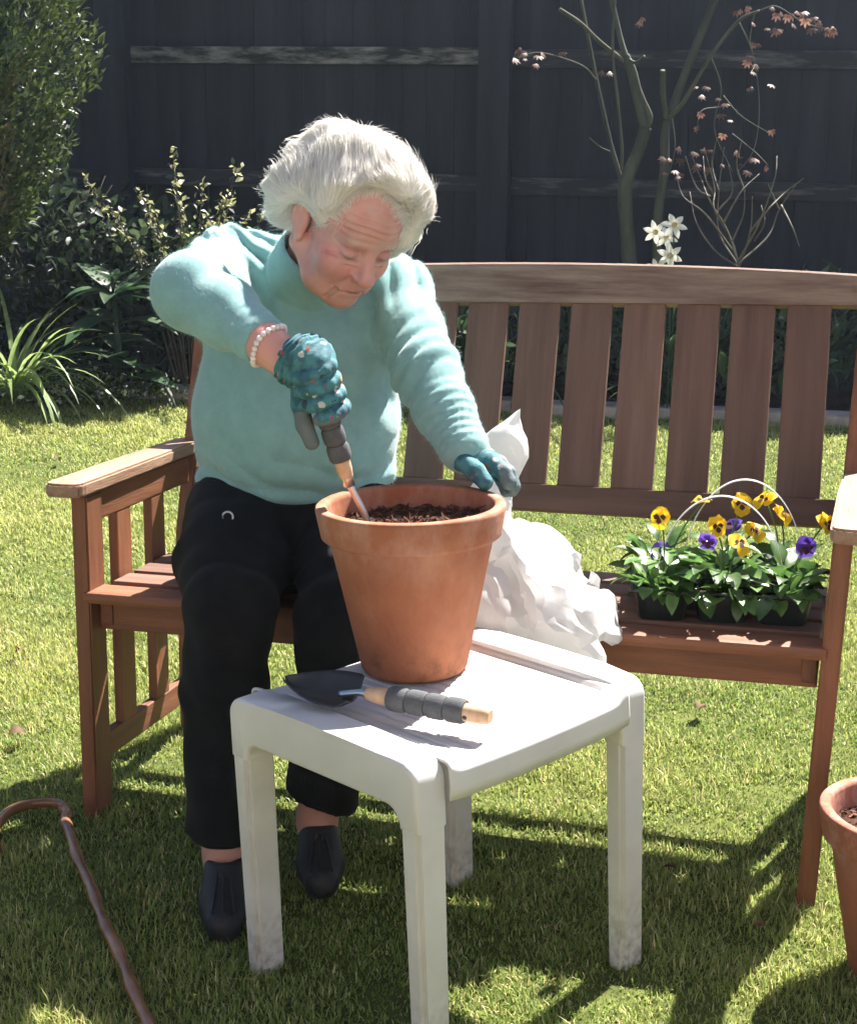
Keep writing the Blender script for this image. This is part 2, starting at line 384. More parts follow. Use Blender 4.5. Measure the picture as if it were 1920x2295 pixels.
def crest():
    n = 40; V = []
    for i in range(n + 1):
        t = i / n; u = -.622 + t * (1.27); lft = .009 * u / .65; top = .457 + lft + .021 * (1 - (2 * t - 1) ** 2)
        for (s_, d) in ((.398 + lft, -.016), (top - .005, -.016), (top, -.011), (top, .011), (top - .005, .016), (.398 + lft, .016)):
            p = Vector((u, 0, 0)) + Vector((0, .463, .529)) + rec * s_ + recn * -d; V.append(p)
    F = [(i * 6 + j, i * 6 + (j + 1) % 6, (i + 1) * 6 + (j + 1) % 6, (i + 1) * 6 + j) for i in range(n) for j in range(6)]
    me = bpy.data.meshes.new('top_rail'); me.from_pydata([tuple(v) for v in V], [], F + [tuple(range(6)), tuple(reversed([n * 6 + j for j in range(6)]))])
    bm = bmesh.new(); bm.from_mesh(me); me = bm_mesh('top_rail', bm); obj('top_rail', me, grey_m, bench)
crest()
# ------------------------------------------------------------------ white plastic table
plastic_m = mat('table_plastic', (.54, .525, .515), (.62, .605, .595), 5, rough=.42, bump=.05, bscale=300, spec=.4, rvar=.08)
def dirty_plastic():
    m = mat('table_leg_plastic', (.50, .48, .465), (.60, .58, .565), 6, rough=.45, bump=.06, bscale=250, spec=.4)
    N = m.node_tree.nodes; L = m.node_tree.links; b = N['Principled BSDF']; src = b.inputs['Base Color'].links[0].from_socket
    tc = N.new('ShaderNodeTexCoord'); sp = N.new('ShaderNodeSeparateXYZ'); L.new(tc.outputs['Object'], sp.inputs[0])
    n = N.new('ShaderNodeTexNoise'); n.inputs['Scale'].default_value = 60; n.inputs['Detail'].default_value = 8; L.new(tc.outputs['Object'], n.inputs['Vector'])
    mr = N.new('ShaderNodeMapRange'); mr.inputs[1].default_value = .13; mr.inputs[2].default_value = .0; mr.inputs[3].default_value = 0; mr.inputs[4].default_value = .75; L.new(sp.outputs[2], mr.inputs[0])
    mu = N.new('ShaderNodeMath'); mu.operation = 'MULTIPLY'; L.new(mr.outputs[0], mu.inputs[0])
    r2 = N.new('ShaderNodeMapRange'); r2.inputs[1].default_value = .42; r2.inputs[2].default_value = .68; L.new(n.outputs[0], r2.inputs[0]); L.new(r2.outputs[0], mu.inputs[1])
    mx = N.new('ShaderNodeMix'); mx.data_type = 'RGBA'; L.new(mu.outputs[0], mx.inputs[0]); L.new(src, mx.inputs[6]); mx.inputs[7].default_value = (.16, .13, .08, 1); L.new(mx.outputs[2], b.inputs['Base Color'])
    return m
leg_m = dirty_plastic()
TL1, TL2, TH, TWP, TWQ = .395, .455, .445, .055, .036
table = empty('plastic_table', (-.003, 1.895, 0), (math.radians(-1.4), math.radians(-1.2), math.radians(43.3)))
tag(table, 'low white plastic garden table carrying the big terracotta pot', 'table')
TM = Matrix.Translation((-.003, 1.895, 0)) @ Euler((math.radians(-1.4), math.radians(-1.2), math.radians(43.3))).to_matrix().to_4x4()
def arc(cx, cy, r, a0, a1, n=6): return [(cx + r * math.cos(math.radians(a0 + (a1 - a0) * i / n)), cy + r * math.sin(math.radians(a0 + (a1 - a0) * i / n))) for i in range(n + 1)]
def rail_frame(p0, p1):
    so_, r, ri = .352, .028, .026; q0, q1 = TWQ, TL1 - TWQ; zi = TH - .066
    poly = [(0, so_)] + [(TWQ, so_)] + arc(q0 + ri, zi - ri, ri, 180, 90) + arc(q1 - ri, zi - ri, ri, 90, 0) + [(q1, so_), (TL1, so_)] + arc(TL1 - r, TH - r, r, 0, 80) + \
        [(TL1 * (1 - k / 10), TH + .004 * math.sin(math.pi * k / 10)) for k in range(2, 9)] + arc(r, TH - r, r, 100, 180)
    bm = bmesh.new(); vs = [bm.verts.new((p0, q, z)) for q, z in poly]; f = bm.faces.new(vs); r_ = bmesh.ops.extrude_face_region(bm, geom=[f])
    for e in r_['geom']:
        if isinstance(e, bmesh.types.BMVert): e.co.x = p1
    ed = [e for e in bm.edges if abs(e.verts[0].co.x - e.verts[1].co.x) < 1e-6]
    bmesh.ops.bevel(bm, geom=ed, offset=.007, segments=4, profile=.5, affect='EDGES')
    me = bm_mesh('side_rail', bm, True); o = obj('side_rail', me, plastic_m, table); me.set_sharp_from_angle(angle=math.radians(50)); return o
rail_frame(0, TWP); rail_frame(TL2 - TWP, TL2)
def table_leg(p0, p1, q0, q1):
    bm = bmesh.new(); bmesh.ops.create_cube(bm, size=1); cx, cy = (p0 + p1) / 2, (q0 + q1) / 2
    for v in bm.verts:
        t = v.co.z + .5; k = .90 + .08 * t; v.co = Vector((v.co.x * (p1 - p0) * k, v.co.y * (q1 - q0) * k, -.012 + t * .372))
    bmesh.ops.bevel(bm, geom=[e for e in bm.edges if abs(e.verts[0].co.z - e.verts[1].co.z) > .1], offset=.007, segments=4, affect='EDGES')
    me = bm_mesh('leg', bm, True); me.set_sharp_from_angle(angle=math.radians(50))
    o = obj('leg', me, leg_m, table); o.location = (cx, cy, 0)
for p in ((0, TWP), (TL2 - TWP, TL2)):
    for q in ((0, TWQ), (TL1 - TWQ, TL1)): table_leg(*p, *q)
def table_panel():
    x0, x1 = TWP - .004, TL2 - TWP + .004; nx = 150; prof = []
    r = .012; zt = 0.0
    left = [(-.010, -.046), (-.012, -.030), (-.011, -.016)] + [(-.011 + r - r * math.cos(t), -.012 + r * math.sin(t)) for t in np.linspace(.2, math.pi / 2, 5)]
    mid = [(q, 0) for q in np.linspace(.012, TL1 - .012, 30)]
    right = [(TL1 - q, z) for q, z in reversed(left)]
    prof = left + mid + right; k = len(prof); V = []
    for i in range(nx + 1):
        p = x0 + (x1 - x0) * i / nx; e = min(p - x0, x1 - p)
        curl = .010 * math.exp(-(e / .016) ** 2); ph = (p / .0205) % 1.0
        for (q, z) in prof:
            inn = min(q, TL1 - q); g = -.004 if (ph < .18 and inn > .03) else 0
            sag = -.004 * math.sin(math.pi * (p - x0) / (x1 - x0))
            V.append((p, q, TH - .013 + z + (curl if z > -.02 else curl * .2) + g + sag))
    i, j = np.meshgrid(np.arange(nx), np.arange(k - 1), indexing='ij'); a = i * k + j
    F = np.stack([a, a + k, a + k + 1, a + 1], -1).reshape(-1, 4)
    me = mesh_np('table_top', V, F, smooth=True); o = obj('table_top', me, plastic_m, table)
    so2 = o.modifiers.new('thick', 'SOLIDIFY'); so2.thickness = .004; so2.offset = -1
table_panel()
# ------------------------------------------------------------------ terracotta pots
def terracotta(name, dark, light, eff):
    m = mat(name, dark, light, 7, detail=6, rough=.82, bump=.25, bscale=90, spec=.25, lo=.3, hi=.7)
    N = m.node_tree.nodes; L = m.node_tree.links; b = N['Principled BSDF']; src = b.inputs['Base Color'].links[0].from_socket
    tc = N.new('ShaderNodeTexCoord'); sp = N.new('ShaderNodeSeparateXYZ'); L.new(tc.outputs['Object'], sp.inputs[0])
    def layer(src, scale, lo, hi, zlo, zhi, colr, amt, st=(1, 1, 1)):
        mp = N.new('ShaderNodeMapping'); mp.inputs['Scale'].default_value = st; L.new(tc.outputs['Object'], mp.inputs[0])
        n = N.new('ShaderNodeTexNoise'); n.inputs['Scale'].default_value = scale; n.inputs['Detail'].default_value = 8; n.inputs['Roughness'].default_value = .7; L.new(mp.outputs[0], n.inputs['Vector'])
        r2 = N.new('ShaderNodeMapRange'); r2.inputs[1].default_value = lo; r2.inputs[2].default_value = hi; L.new(n.outputs[0], r2.inputs[0])
        z = N.new('ShaderNodeMapRange'); z.inputs[1].default_value = zlo; z.inputs[2].default_value = zhi; z.inputs[3].default_value = 0; z.inputs[4].default_value = amt; L.new(sp.outputs[2], z.inputs[0])
        mu = N.new('ShaderNodeMath'); mu.operation = 'MULTIPLY'; L.new(r2.outputs[0], mu.inputs[0]); L.new(z.outputs[0], mu.inputs[1])
        mx = N.new('ShaderNodeMix'); mx.data_type = 'RGBA'; L.new(mu.outputs[0], mx.inputs[0]); L.new(src, mx.inputs[6]); mx.inputs[7].default_value = (*colr, 1); return mx.outputs[2]
    c = layer(src, 14, .42, .75, .15, .23, (.55, .36, .30), eff, (1, 1, .6))      # lime bloom on the collar
    c = layer(c, 10, .52, .8, .02, .12, (.50, .27, .17), .5, (1, 1, .5))
    c = layer(c, 26, .50, .66, .075, .0, (.05, .035, .02), .85)                  # dirt low down
    L.new(c, b.inputs['Base Color']); return m
pot_m = terracotta('terracotta', (.26, .088, .046), (.37, .140, .072), .62)
pot2_m = terracotta('terracotta_pale', (.25, .085, .05), (.36, .13, .08), .95)
POT = [(0, 0), (.070, 0), (.077, .003), (.080, .008), (.1215, .203), (.1225, .206), (.131, .2075), (.1335, .2095), (.1345, .214), (.1410, .249), (.1405, .2540), (.138, .256), (.1275, .256), (.1245, .2540), (.1230, .249), (.119, .19), (.108, .15), (0.0, .15)]
def pot(loc, label, m, up=None):
    e = empty('terracotta_pot', loc); tag(e, label, 'plant pot'); 
    if up is not None: e.rotation_euler = up
    obj('pot_body', lathe_mesh('pot_body', POT, 96), m, e); e.children[0].data.set_sharp_from_angle(angle=math.radians(50)); return e
lp = TM.inverted() @ Vector((-.021, 2.318, .43)); lp.z = TH - .013 - .003; PC = TM @ lp
pot1 = pot(PC, 'large terracotta pot standing on the white table, half filled with compost', pot_m, (math.radians(-1.4), math.radians(-1.2), 0))
pot2 = pot((.703, 2.165, .006), 'terracotta pot with whitish rim standing on the grass at the right edge', pot2_m, (math.radians(1), math.radians(2), 1.2))
compost_m = mat('compost', (.022, .012, .008), (.105, .050, .033), 55, detail=8, rough=.95, bump=1.0, bscale=160, spec=.15, lo=.35, hi=.7, bdist=.004)
def compost(parent, rad, zc, heap, seed, n=46):
    r = np.random.default_rng(seed); rr = np.linspace(0, rad, n); a = np.linspace(0, 2 * np.pi, 120, endpoint=False)
    X = (rr[:, None] * np.cos(a)); Y = (rr[:, None] * np.sin(a)); P = np.c_[X.ravel(), Y.ravel(), np.zeros(X.size)]
    Z = zc + heap * (.6 * np.clip((P[:, 0] * .8 + P[:, 1] * .6) / rad, -1, 1) + .4 * noise3(P, 28, seed)) + .0045 * noise3(P, 150, seed + 1) + .0035 * noise3(P, 420, seed + 2)
    V = np.c_[P[:, :2], Z]; i, j = np.meshgrid(np.arange(n - 1), np.arange(120), indexing='ij'); j2 = (j + 1) % 120
    F = np.stack([i * 120 + j, (i + 1) * 120 + j, (i + 1) * 120 + j2, i * 120 + j2], -1).reshape(-1, 4)
    o = obj('compost', mesh_np('compost', V, F), compost_m, parent)
    A = Acc(); 
    for q in range(1300):                                   # crumbs and fibres
        k = r.integers(0, len(V)); p = V[k] + r.normal(size=3) * [.002, .002, .0015]
        if np.hypot(p[0], p[1]) > rad - .004: continue
        d = r.normal(size=3); d[2] *= .5; d /= np.linalg.norm(d); L = r.uniform(.003, .013) * (.6 if r.random() < .6 else 1.4); w = r.uniform(.0009, .0028)
        c = np.cross(d, r.normal(size=3)); c /= np.linalg.norm(c); e = np.cross(d, c)
        A.add(np.array([p - d * L, p + c * w, p - c * w + e * w, p - e * w, p + d * L]), None, [(0, 1, 2), (0, 2, 3), (0, 3, 1), (4, 2, 1), (4, 3, 2), (4, 1, 3)])
    tag(obj('crumbs', A.mesh('crumbs', False), crumb_m, o), kind='stuff')
crumb_m = mat('compost_crumbs', (.03, .015, .01), (.20, .095, .06), 90, rough=.9, spec=.2, lo=.3, hi=.7)
compost(pot1, .1205, .222, .012, 5); compost(pot2, .118, .215, .006, 9)
# ------------------------------------------------------------------ hand trowel on the table
timber_m = mat('pale_turned_wood', (.46, .27, .155), (.60, .40, .25), 5, detail=5, rough=.5, bump=.1, bscale=60, stretch=(1, 10, 10), spec=.4)
foam_m = mat('grey_foam_grip', (.075, .078, .085), (.10, .103, .11), 60, rough=.9, bump=.3, bscale=500, spec=.2)
black_m = mat('black_coated_steel', (.018, .018, .021), (.034, .034, .038), 40, rough=.5, bump=.1, bscale=300, spec=.5)
steel_m = mat('bright_steel', (.55, .55, .56), None, rough=.28, metal=1.0)
def lath_x(name, prof, m, parent, n=24):
    o = obj(name, lathe_mesh(name, prof, n), m, parent); o.data.set_sharp_from_angle(angle=math.radians(45)); return o
def tool_handle(parent, length, rad, rings, wood_name='handle'):
    """handle along +Z of its parent, butt end at z=length"""
    L = length; r = rad
    h = lath_x(wood_name, [(0, 0), (r * .62, 0), (r * .72, .003), (r * .95, .02), (r, .035), (r, L - .012), (r * .93, L - .004), (r * .72, L), (0, L)], timber_m, parent)
    z0 = .036; z1 = L - .036; n = rings; step = (z1 - z0) / n
    for k in range(n):
        a = z0 + step * k; b = a + step * .96
        lath_x('grip_ring', [(r * .9, a), (r * 1.22, a), (r * 1.38, a + .004), (r * 1.42, (a + b) / 2), (r * 1.38, b - .004), (r * 1.22, b), (r * .9, b)], foam_m, h)
    return h
trowel = empty('hand_trowel'); tag(trowel, 'black bladed hand trowel with grey foam grip lying on the white table', 'trowel')
t0 = Vector((-.080, 2.106, .466)); t1 = Vector((.072, 2.030, .465))
trowel.matrix_world = frame_mat(t0, t1); trowel.location = t0; trowel.rotation_euler = (trowel.matrix_world.to_3x3() @ Matrix.Rotation(math.radians(14), 3, 'X')).to_euler()
M3 = trowel.matrix_world.to_3x3()
hp = empty('x'); bpy.data.objects.remove(hp)
def blade():
    n, k = 22, 11; V = []
    for i in range(n + 1):
        t = i / n; x = -.026 - .112 * t; w = .041 * (min(1, (t + .02) * 13)) ** .5 * (1 - max(0, (t - .25) / .75) ** 1.7) ** .9 + .0015
        for j in range(k + 1):
            s_ = -1 + 2 * j / k; z = .013 * s_ * s_ * (1 - .3 * t) - .013 + .006 * t + .0 * t
            V.append((x - .0 * abs(s_), s_ * w, z))
    F = [(i * (k + 1) + j, i * (k + 1) + j + 1, (i + 1) * (k + 1) + j + 1, (i + 1) * (k + 1) + j) for i in range(n) for j in range(k)]
    o = obj('blade', mesh_np('blade', V, F), black_m, trowel); s2 = o.modifiers.new('t', 'SOLIDIFY'); s2.thickness = .002
    obj('tang', tube_mesh('tang', spline([(.004, 0, 0), (-.012, 0, 0), (-.028, 0, -.004), (-.05, 0, -.011)], 12), [.006] * 5 + [.0055] * 7, 10), steel_m, trowel)
blade()
hh = tool_handle(trowel, (t1 - t0).length + .018, .0125, 4); hh.rotation_euler = (0, math.radians(90), 0); hh.location = (-.006, 0, 0)
ho = obj('hanging_hole', lathe_mesh('hanging_hole', [(0, .0), (.0032, .0), (.0032, .0008), (0, .0008)], 12), black_m, hh); ho.location = (-.0, -.0121, .155); ho.rotation_euler = (math.radians(90), 0, 0)
# ------------------------------------------------------------------ walking stick
cane_m = mat('varnished_cane', (.10, .040, .018), (.27, .13, .06), 12, detail=6, rough=.27, bump=.35, bscale=50, spec=.5, lo=.3, hi=.7)
cp = spline([(-.738, 2.545, .012), (-.752, 2.60, .030), (-.742, 2.655, .036), (-.708, 2.690, .036), (-.665, 2.690, .036), (-.640, 2.652, .034), (-.628, 2.60, .032), (-.560, 2.425, .030), (-.484, 2.235, .028), (-.392, 2.012, .026), (-.27, 1.72, .026), (-.17, 1.48, .026)], 150)
cr = np.full(150, .0092); cr[60:] = .0098 + .0016 * np.sin(np.arange(90) * .9) * np.sin(np.arange(90) * .23 + 1) + .0009 * (np.sin(np.arange(90) * .52) > .93) * (np.arange(90) > 14); cp[64:] += (np.stack([np.sin(np.arange(86) * .42), .4 * np.sin(np.arange(86) * .31 + 1), np.zeros(86)], 1)) * .0015 * np.clip(np.arange(86) / 12, 0, 1)[:, None]; cr[0] = .006
stick = empty('walking_stick', (-.48, 2.24, 0)); tag(stick, 'brown wooden walking stick with curved crook lying on the grass', 'walking stick')
o = obj('shaft', tube_mesh('shaft', cp[62:] - [-.48, 2.24, 0], cr[62:], 14), cane_m, stick); obj('crook', tube_mesh('crook', cp[:63] - [-.48, 2.24, 0], cr[:63], 14), cane_m, stick)
o = obj('ferrule', tube_mesh('ferrule', cp[-5:] - [-.48, 2.24, 0], .0108, 12), black_m, stick)
# ------------------------------------------------------------------ white sack of compost on the bench
bag_m = mat('white_plastic_sack', (.60, .60, .61), (.68, .68, .68), 8, rough=.24, spec=.55, trans=.42, tcol=(.72, .72, .72))
def crumple(m):
    N = m.node_tree.nodes; L = m.node_tree.links; b = N['Principled BSDF']; tc = N.new('ShaderNodeTexCoord'); w = N.new('ShaderNodeTexNoise'); w.inputs['Scale'].default_value = 9; L.new(tc.outputs['Object'], w.inputs['Vector'])
    ad = N.new('ShaderNodeMixRGB'); ad.blend_type = 'ADD'; ad.inputs[0].default_value = .12; L.new(tc.outputs['Object'], ad.inputs[1]); L.new(w.outputs['Color'], ad.inputs[2]); h = None
    for sc, k in ((11, 1.0), (26, .35)):
        v = N.new('ShaderNodeTexVoronoi'); v.inputs['Scale'].default_value = sc; L.new(ad.outputs[0], v.inputs['Vector']); mu = N.new('ShaderNodeMath'); mu.operation = 'MULTIPLY'; mu.inputs[1].default_value = k; L.new(v.outputs['Distance'], mu.inputs[0])
        if h is None: h = mu.outputs[0]
        else:
            s2 = N.new('ShaderNodeMath'); s2.operation = 'ADD'; L.new(h, s2.inputs[0]); L.new(mu.outputs[0], s2.inputs[1]); h = s2.outputs[0]
    bp = N.new('ShaderNodeBump'); bp.inputs['Strength'].default_value = .18; bp.inputs['Distance'].default_value = .012; L.new(h, bp.inputs['Height']); L.new(bp.outputs[0], b.inputs['Normal'])
    for n in N:
        if n.type == 'BSDF_TRANSLUCENT': L.new(bp.outputs[0], n.inputs['Normal'])
crumple(bag_m)
def sack():
    S = Sdf((-.06, 2.30, .33), (.36, 2.86, .84), .0048)
    S.ell((.115, 2.60, .49), (.135, .12, .095), .03)
    S.ell((.19, 2.52, .455), (.11, .10, .06), .04)
    S.cone((.20, 2.48, .45), (.268, 2.405, .412), .055, .018, .04)
    S.cone((.22, 2.52, .45), (.290, 2.47, .425), .045, .016, .03)
    S.ell((.06, 2.58, .565), (.07, .07, .065), .04)
    S.cone((.085, 2.58, .58), (.108, 2.60, .64), .05, .03, .03)
    S.cone((.108, 2.60, .62), (.120, 2.62, .690), .026, .045, .015, sc=(1, 2.2, 1))
    S.cone((.122, 2.62, .690), (.152, 2.64, .765), .038, .004, .015, sc=(1, 2.2, 1))
    P = S.grid(); wx = noise3(P, 22, 24, 2); X, Y, Z = P; Pw = (X + .03 * wx, Y + .03 * noise3(P, 22, 25, 2), Z + .03 * wx)
    n1 = noise3(Pw, 26, 21, 1); n2 = noise3(Pw, 60, 22, 1); n3 = noise3(Pw, 120, 23, 1)
    ph = np.arctan2(X - .095, .66 - Z); ph2 = np.arctan2(Y - 2.62, .70 - Z); rr = np.clip((.66 - Z) * 8, .25, 1)
    fold = np.abs(np.sin(5.0 * ph + 2.0 * ph2 + 1.0 * wx + .5 * n1)) ** .8; fold2 = np.abs(np.sin(11 * ph - 4 * ph2 + .9 * n1)) ** .8
    S.d = S.d + (rr * (.020 * (.6 - fold) + .009 * (.6 - fold2)) + .007 * (np.abs(n1) - .3) + .0015 * (np.abs(n2) - .3)).astype(np.float32)
    V, Q = S.surf(); r = np.random.default_rng(27); V = laplace(V, Q, 1); V = V + r.normal(size=V.shape) * .0006
    me = mesh_np('sack', V - [.13, 2.57, .42], Q, smooth=True)
    o = obj('compost_sack', me, bag_m); o.location = (.13, 2.57, .42); dm = o.modifiers.new('facets', 'DECIMATE'); dm.ratio = .07; es = o.modifiers.new('creases', 'EDGE_SPLIT'); es.split_angle = math.radians(23); tag(o, 'crumpled white plastic sack slumped on the bench behind the pot', 'sack')
sack()
# ------------------------------------------------------------------ the woman on the bench
person = empty('person', (-.24, 2.66, 0)); PO = np.array(person.location)
tag(person, 'white haired person in aqua jumper and black trousers, bent over the pot digging', 'person')
def pobj(name, V, Q, m, parent=person, T=None):
    return obj(name, mesh_np(name, np.asarray(V) - PO, Q, T), m, parent)
# joints
SHR, ELR, WRR = np.array((-.345, 2.785, .975)), np.array((-.366, 2.53, .967)), np.array((-.236, 2.362, .913))
SHL, ELL_, WRL = np.array((-.060, 2.745, .945)), np.array((-.004, 2.57, .835)), np.array((.055, 2.455, .737))
HC = np.array((-.129, 2.585, 1.074)); yaw, pit, rol = (math.radians(a) for a in (33, 35, -7))
_h = np.array([math.sin(yaw), -math.cos(yaw), 0]); _z = np.array([0, 0, 1.])
HF = _h * math.cos(pit) - _z * math.sin(pit); _u = _h * math.sin(pit) + _z * math.cos(pit); _s = np.array([math.cos(yaw), math.sin(yaw), 0])
HS = _s * math.cos(rol) + _u * math.sin(rol); HU = _u * math.cos(rol) - _s * math.sin(rol)
HM = np.array([HS, HF, HU]); HK = .97                       # rows: local axes
def h2w(P): return HC + HK * (np.asarray(P) @ HM)
def w2h(p): return HM @ (np.asarray(p) - HC) / HK
# ---- head
def head():
    S = Sdf((-.105, -.135, -.205), (.105, .135, .155), .0019)
    S.ell((0, -.012, .045), (.074, .094, .084), .02); S.ell((0, .032, -.03), (.061, .058, .083), .03); S.ell((0, .046, .040), (.058, .045, .048), .025)
    S.cone((-.034, .076, .019), (.034, .076, .019), .0115, .0115, .015)
    S.ell((0, .070, -.066), (.033, .024, .030), .02)
    for s in (-1, 1):
        S.ell((s * .038, .058, -.036), (.026, .025, .028), .018); S.ell((s * .041, .042, -.082), (.024, .028, .024), .018)
        S.cone((s * .058, -.012, -.055), (s * .012, .062, -.100), .019, .017, .025)
        S.ell((s * .032, .101, -.002), (.021, .019, .0145), .012, 'sub')
        S.ell((s * .0315, .0735, -.003), (.0155, .0140, .0125), .004)
    S.ell((0, .073, -.100), (.020, .014, .015), .014)
    S.cone((0, .083, .012), (0, .1055, -.032), .0075, .0115, .012); S.ell((0, .1085, -.0350), (.0140, .0115, .0115), .006)
    S.ell((0, .0855, -.062), (.021, .0095, .0065), .006); S.ell((0, .0845, -.0755), (.018, .0100, .0065), .006)
    for s in (-1, 1):
        S.ell((s * .0130, .0925, -.0385), (.0080, .0105, .0080), .005)
        S.ell((s * .0065, .1000, -.0465), (.0032, .005, .0032), .003, 'sub')
        S.cone((s * .017, .0945, -.040), (s * .0345, .0790, -.066), .0026, .0016, .007, op='sub')
        S.cone((s * .027, .0815, -.074), (s * .030, .0735, -.098), .0026, .0016, .007, op='sub')
        S.cone((s * .019, .0830, -.0085), (s * .0315, .0845, -.0120), .0016, .0020, .0015, op='sub'); S.cone((s * .0315, .0845, -.0120), (s * .046, .0775, -.0085), .0020, .0016, .0015, op='sub')
        S.cone((s * .018, .0830, .0050), (s * .032, .0830, .0095), .0022, .0026, .003, op='sub'); S.cone((s * .032, .0830, .0095), (s * .048, .0750, .0040), .0026, .0020, .003, op='sub')
        S.cone((s * .019, .0855, -.019), (s * .043, .0760, -.017), .0050, .0035, .006)
        S.cone((s * .019, .0895, -.0225), (s * .040, .0785, -.0250), .0006, .0005, .006, op='sub')
    S.cone((-.030, .0835, -.0800), (-.014, .0925, -.0705), .0024, .0022, .003, op='sub'); S.cone((-.014, .0925, -.0705), (.014, .0925, -.0705), .0022, .0022, .003, op='sub'); S.cone((.014, .0925, -.0705), (.030, .0835, -.0800), .0022, .0024, .003, op='sub')
    for s in (-1, 1):
        S.ell((s * .0755, -.016, -.010), (.0085, .020, .031), .006, rot=[(1, .28 * s, 0), (-.28 * s, 1, .2), (0, -.2, 1)])
        S.ell((s * .0845, -.011, -.007), (.006, .0105, .0175), .004, 'sub'); S.ell((s * .074, -.004, -.036), (.006, .009, .010), .006)
    nb = w2h((-.205, 2.735, .955)); S.cone((0, -.030, -.050), nb, .050, .056, .03)
    X, Y, Z = S.grid()
    m = np.exp(-((Z - .052) / .022) ** 2) * np.clip((Y - .05) * 60, 0, 1)
    S.d = S.d + (m * .0017 * np.sin(Z * 560 + 20 * X + 1.5 * np.sin(X * 70)) + .0006 * noise3((X, Y, Z), 90, 4, 2)).astype(np.float32)
    for s in (-1, 1):                                            # crow's feet, cheek lines, lip lines
        for k, (a, b_) in enumerate((((.050, .075, .004), (.062, .052, .012)), ((.051, .074, -.004), (.064, .050, -.006)), ((.050, .073, -.012), (.062, .050, -.022)), ((.046, .072, -.030), (.054, .055, -.052)), ((.053, .058, -.045), (.050, .050, -.080)), ((.032, .080, -.082), (.034, .070, -.100)))):
            S.cone((s * a[0], a[1], a[2]), (s * b_[0], b_[1], b_[2]), .0015, .0008, .006, op='sub')
    V, Q = S.surf(); V = laplace(V, Q, 1, .3)
    # skin tint: ruddy cheeks and nose, lips, thin brows
    x, y, z = V.T; g = lambda c, r: np.exp(-(((x - c[0]) / r[0]) ** 2 + ((y - c[1]) / r[1]) ** 2 + ((z - c[2]) / r[2]) ** 2))
    C = np.tile(np.array([.53, .275, .235]), (len(V), 1)); n = noise3(V, 60, 9, 3)
    def mixc(w, c): C[:] = C * (1 - w[:, None]) + w[:, None] * np.array(c)
    for s in (-1, 1):
        mixc(.55 * g((s * .036, .07, -.04), (.026, .04, .024)), (.56, .23, .20)); mixc(.6 * g((s * .032, .085, -.004), (.02, .03, .014)), (.42, .20, .21))
        mixc(.75 * np.clip(1.6 * g((s * .034, .085, .0235), (.019, .02, .0042)) * (1 + n), 0, 1), (.52, .40, .35)); mixc(.85 * g((s * .0315, .086, -.0115), (.0145, .014, .0028)), (.13, .075, .07))
        mixc(.4 * g((s * .078, -.016, -.01), (.01, .03, .035)), (.60, .26, .20))
    mixc(.5 * g((0, .107, -.035), (.016, .02, .016)), (.64, .28, .27)); mixc(.75 * g((0, .092, -.069), (.021, .02, .0095)), (.54, .22, .21)); mixc(.8 * g((0, .093, -.0712), (.022, .02, .0022)), (.22, .08, .07))
    mixc(.35 * g((0, .075, -.10), (.03, .03, .02)), (.56, .25, .22)); sp = np.clip(noise3(V, 190, 12, 2) * 2.2 - 1.1, 0, 1) * np.clip(.5 + noise3(V, 35, 13, 2), 0, 1); C *= (1 + .15 * n - .09 * sp)[:, None]; rd = np.clip(noise3(V, 120, 14, 3), -1, 1); C[:, 1:] *= (1 - .13 * rd)[:, None]
    return h2w(V), Q, C
hV, hQ, hC = head()
# ---- rest of the body under the clothes, joined with the head in one mesh
def body():
    S = Sdf((-.47, 2.30, .02), (.08, 3.0, 1.06), .006)
    S.cone((-.235, 2.83, .50), (-.215, 2.78, .85), .125, .12, .03, sc=(1, 1.25, 1)); S.cone((-.30, 2.79, .93), (-.105, 2.765, .92), .06, .06, .04)
    S.cone((-.205, 2.755, .94), (-.185, 2.69, 1.0), .05, .05, .03)
    S.chain([SHR, ELR, WRR], [.05, .036, .0305], .01); S.chain([SHL, ELL_, WRL], [.05, .036, .026], .01)
    S.cone(WRR, WRR + (np.array((-.165, 2.318, .865)) - WRR) * .50, .0305, .029, .01)
    S.chain([(-.31, 2.80, .52), (-.318, 2.47, .47), (-.327, 2.385, .09), (-.325, 2.36, .05)], [.07, .045, .034, .03], .01)
    S.chain([(-.15, 2.79, .52), (-.15, 2.48, .455), (-.186, 2.505, .09), (-.182, 2.48, .055)], [.07, .045, .034, .03], .01)
    S.cone((-.325, 2.37, .045), (-.315, 2.29, .030), .028, .020, .02); S.cone((-.184, 2.49, .045), (-.176, 2.43, .030), .028, .020, .02)
    V, Q = S.surf(); return laplace(V, Q, 1), Q
bV, bQ = body(); skin_m = mat('skin', (1, 1, 1), rough=.5, spec=.35, sss=.2, bump=.3, bscale=330, attr='tint', bdist=.002)
bo = pobj('body', np.r_[hV, bV], np.r_[hQ, bQ + len(hV)], skin_m); set_color(bo.data, 'tint', np.r_[hC, np.where((bV[:, 2] < .2)[:, None], np.array([.40, .20, .165]), np.array([.60, .30, .25]))])  # shade put into the skin tint around the ankles
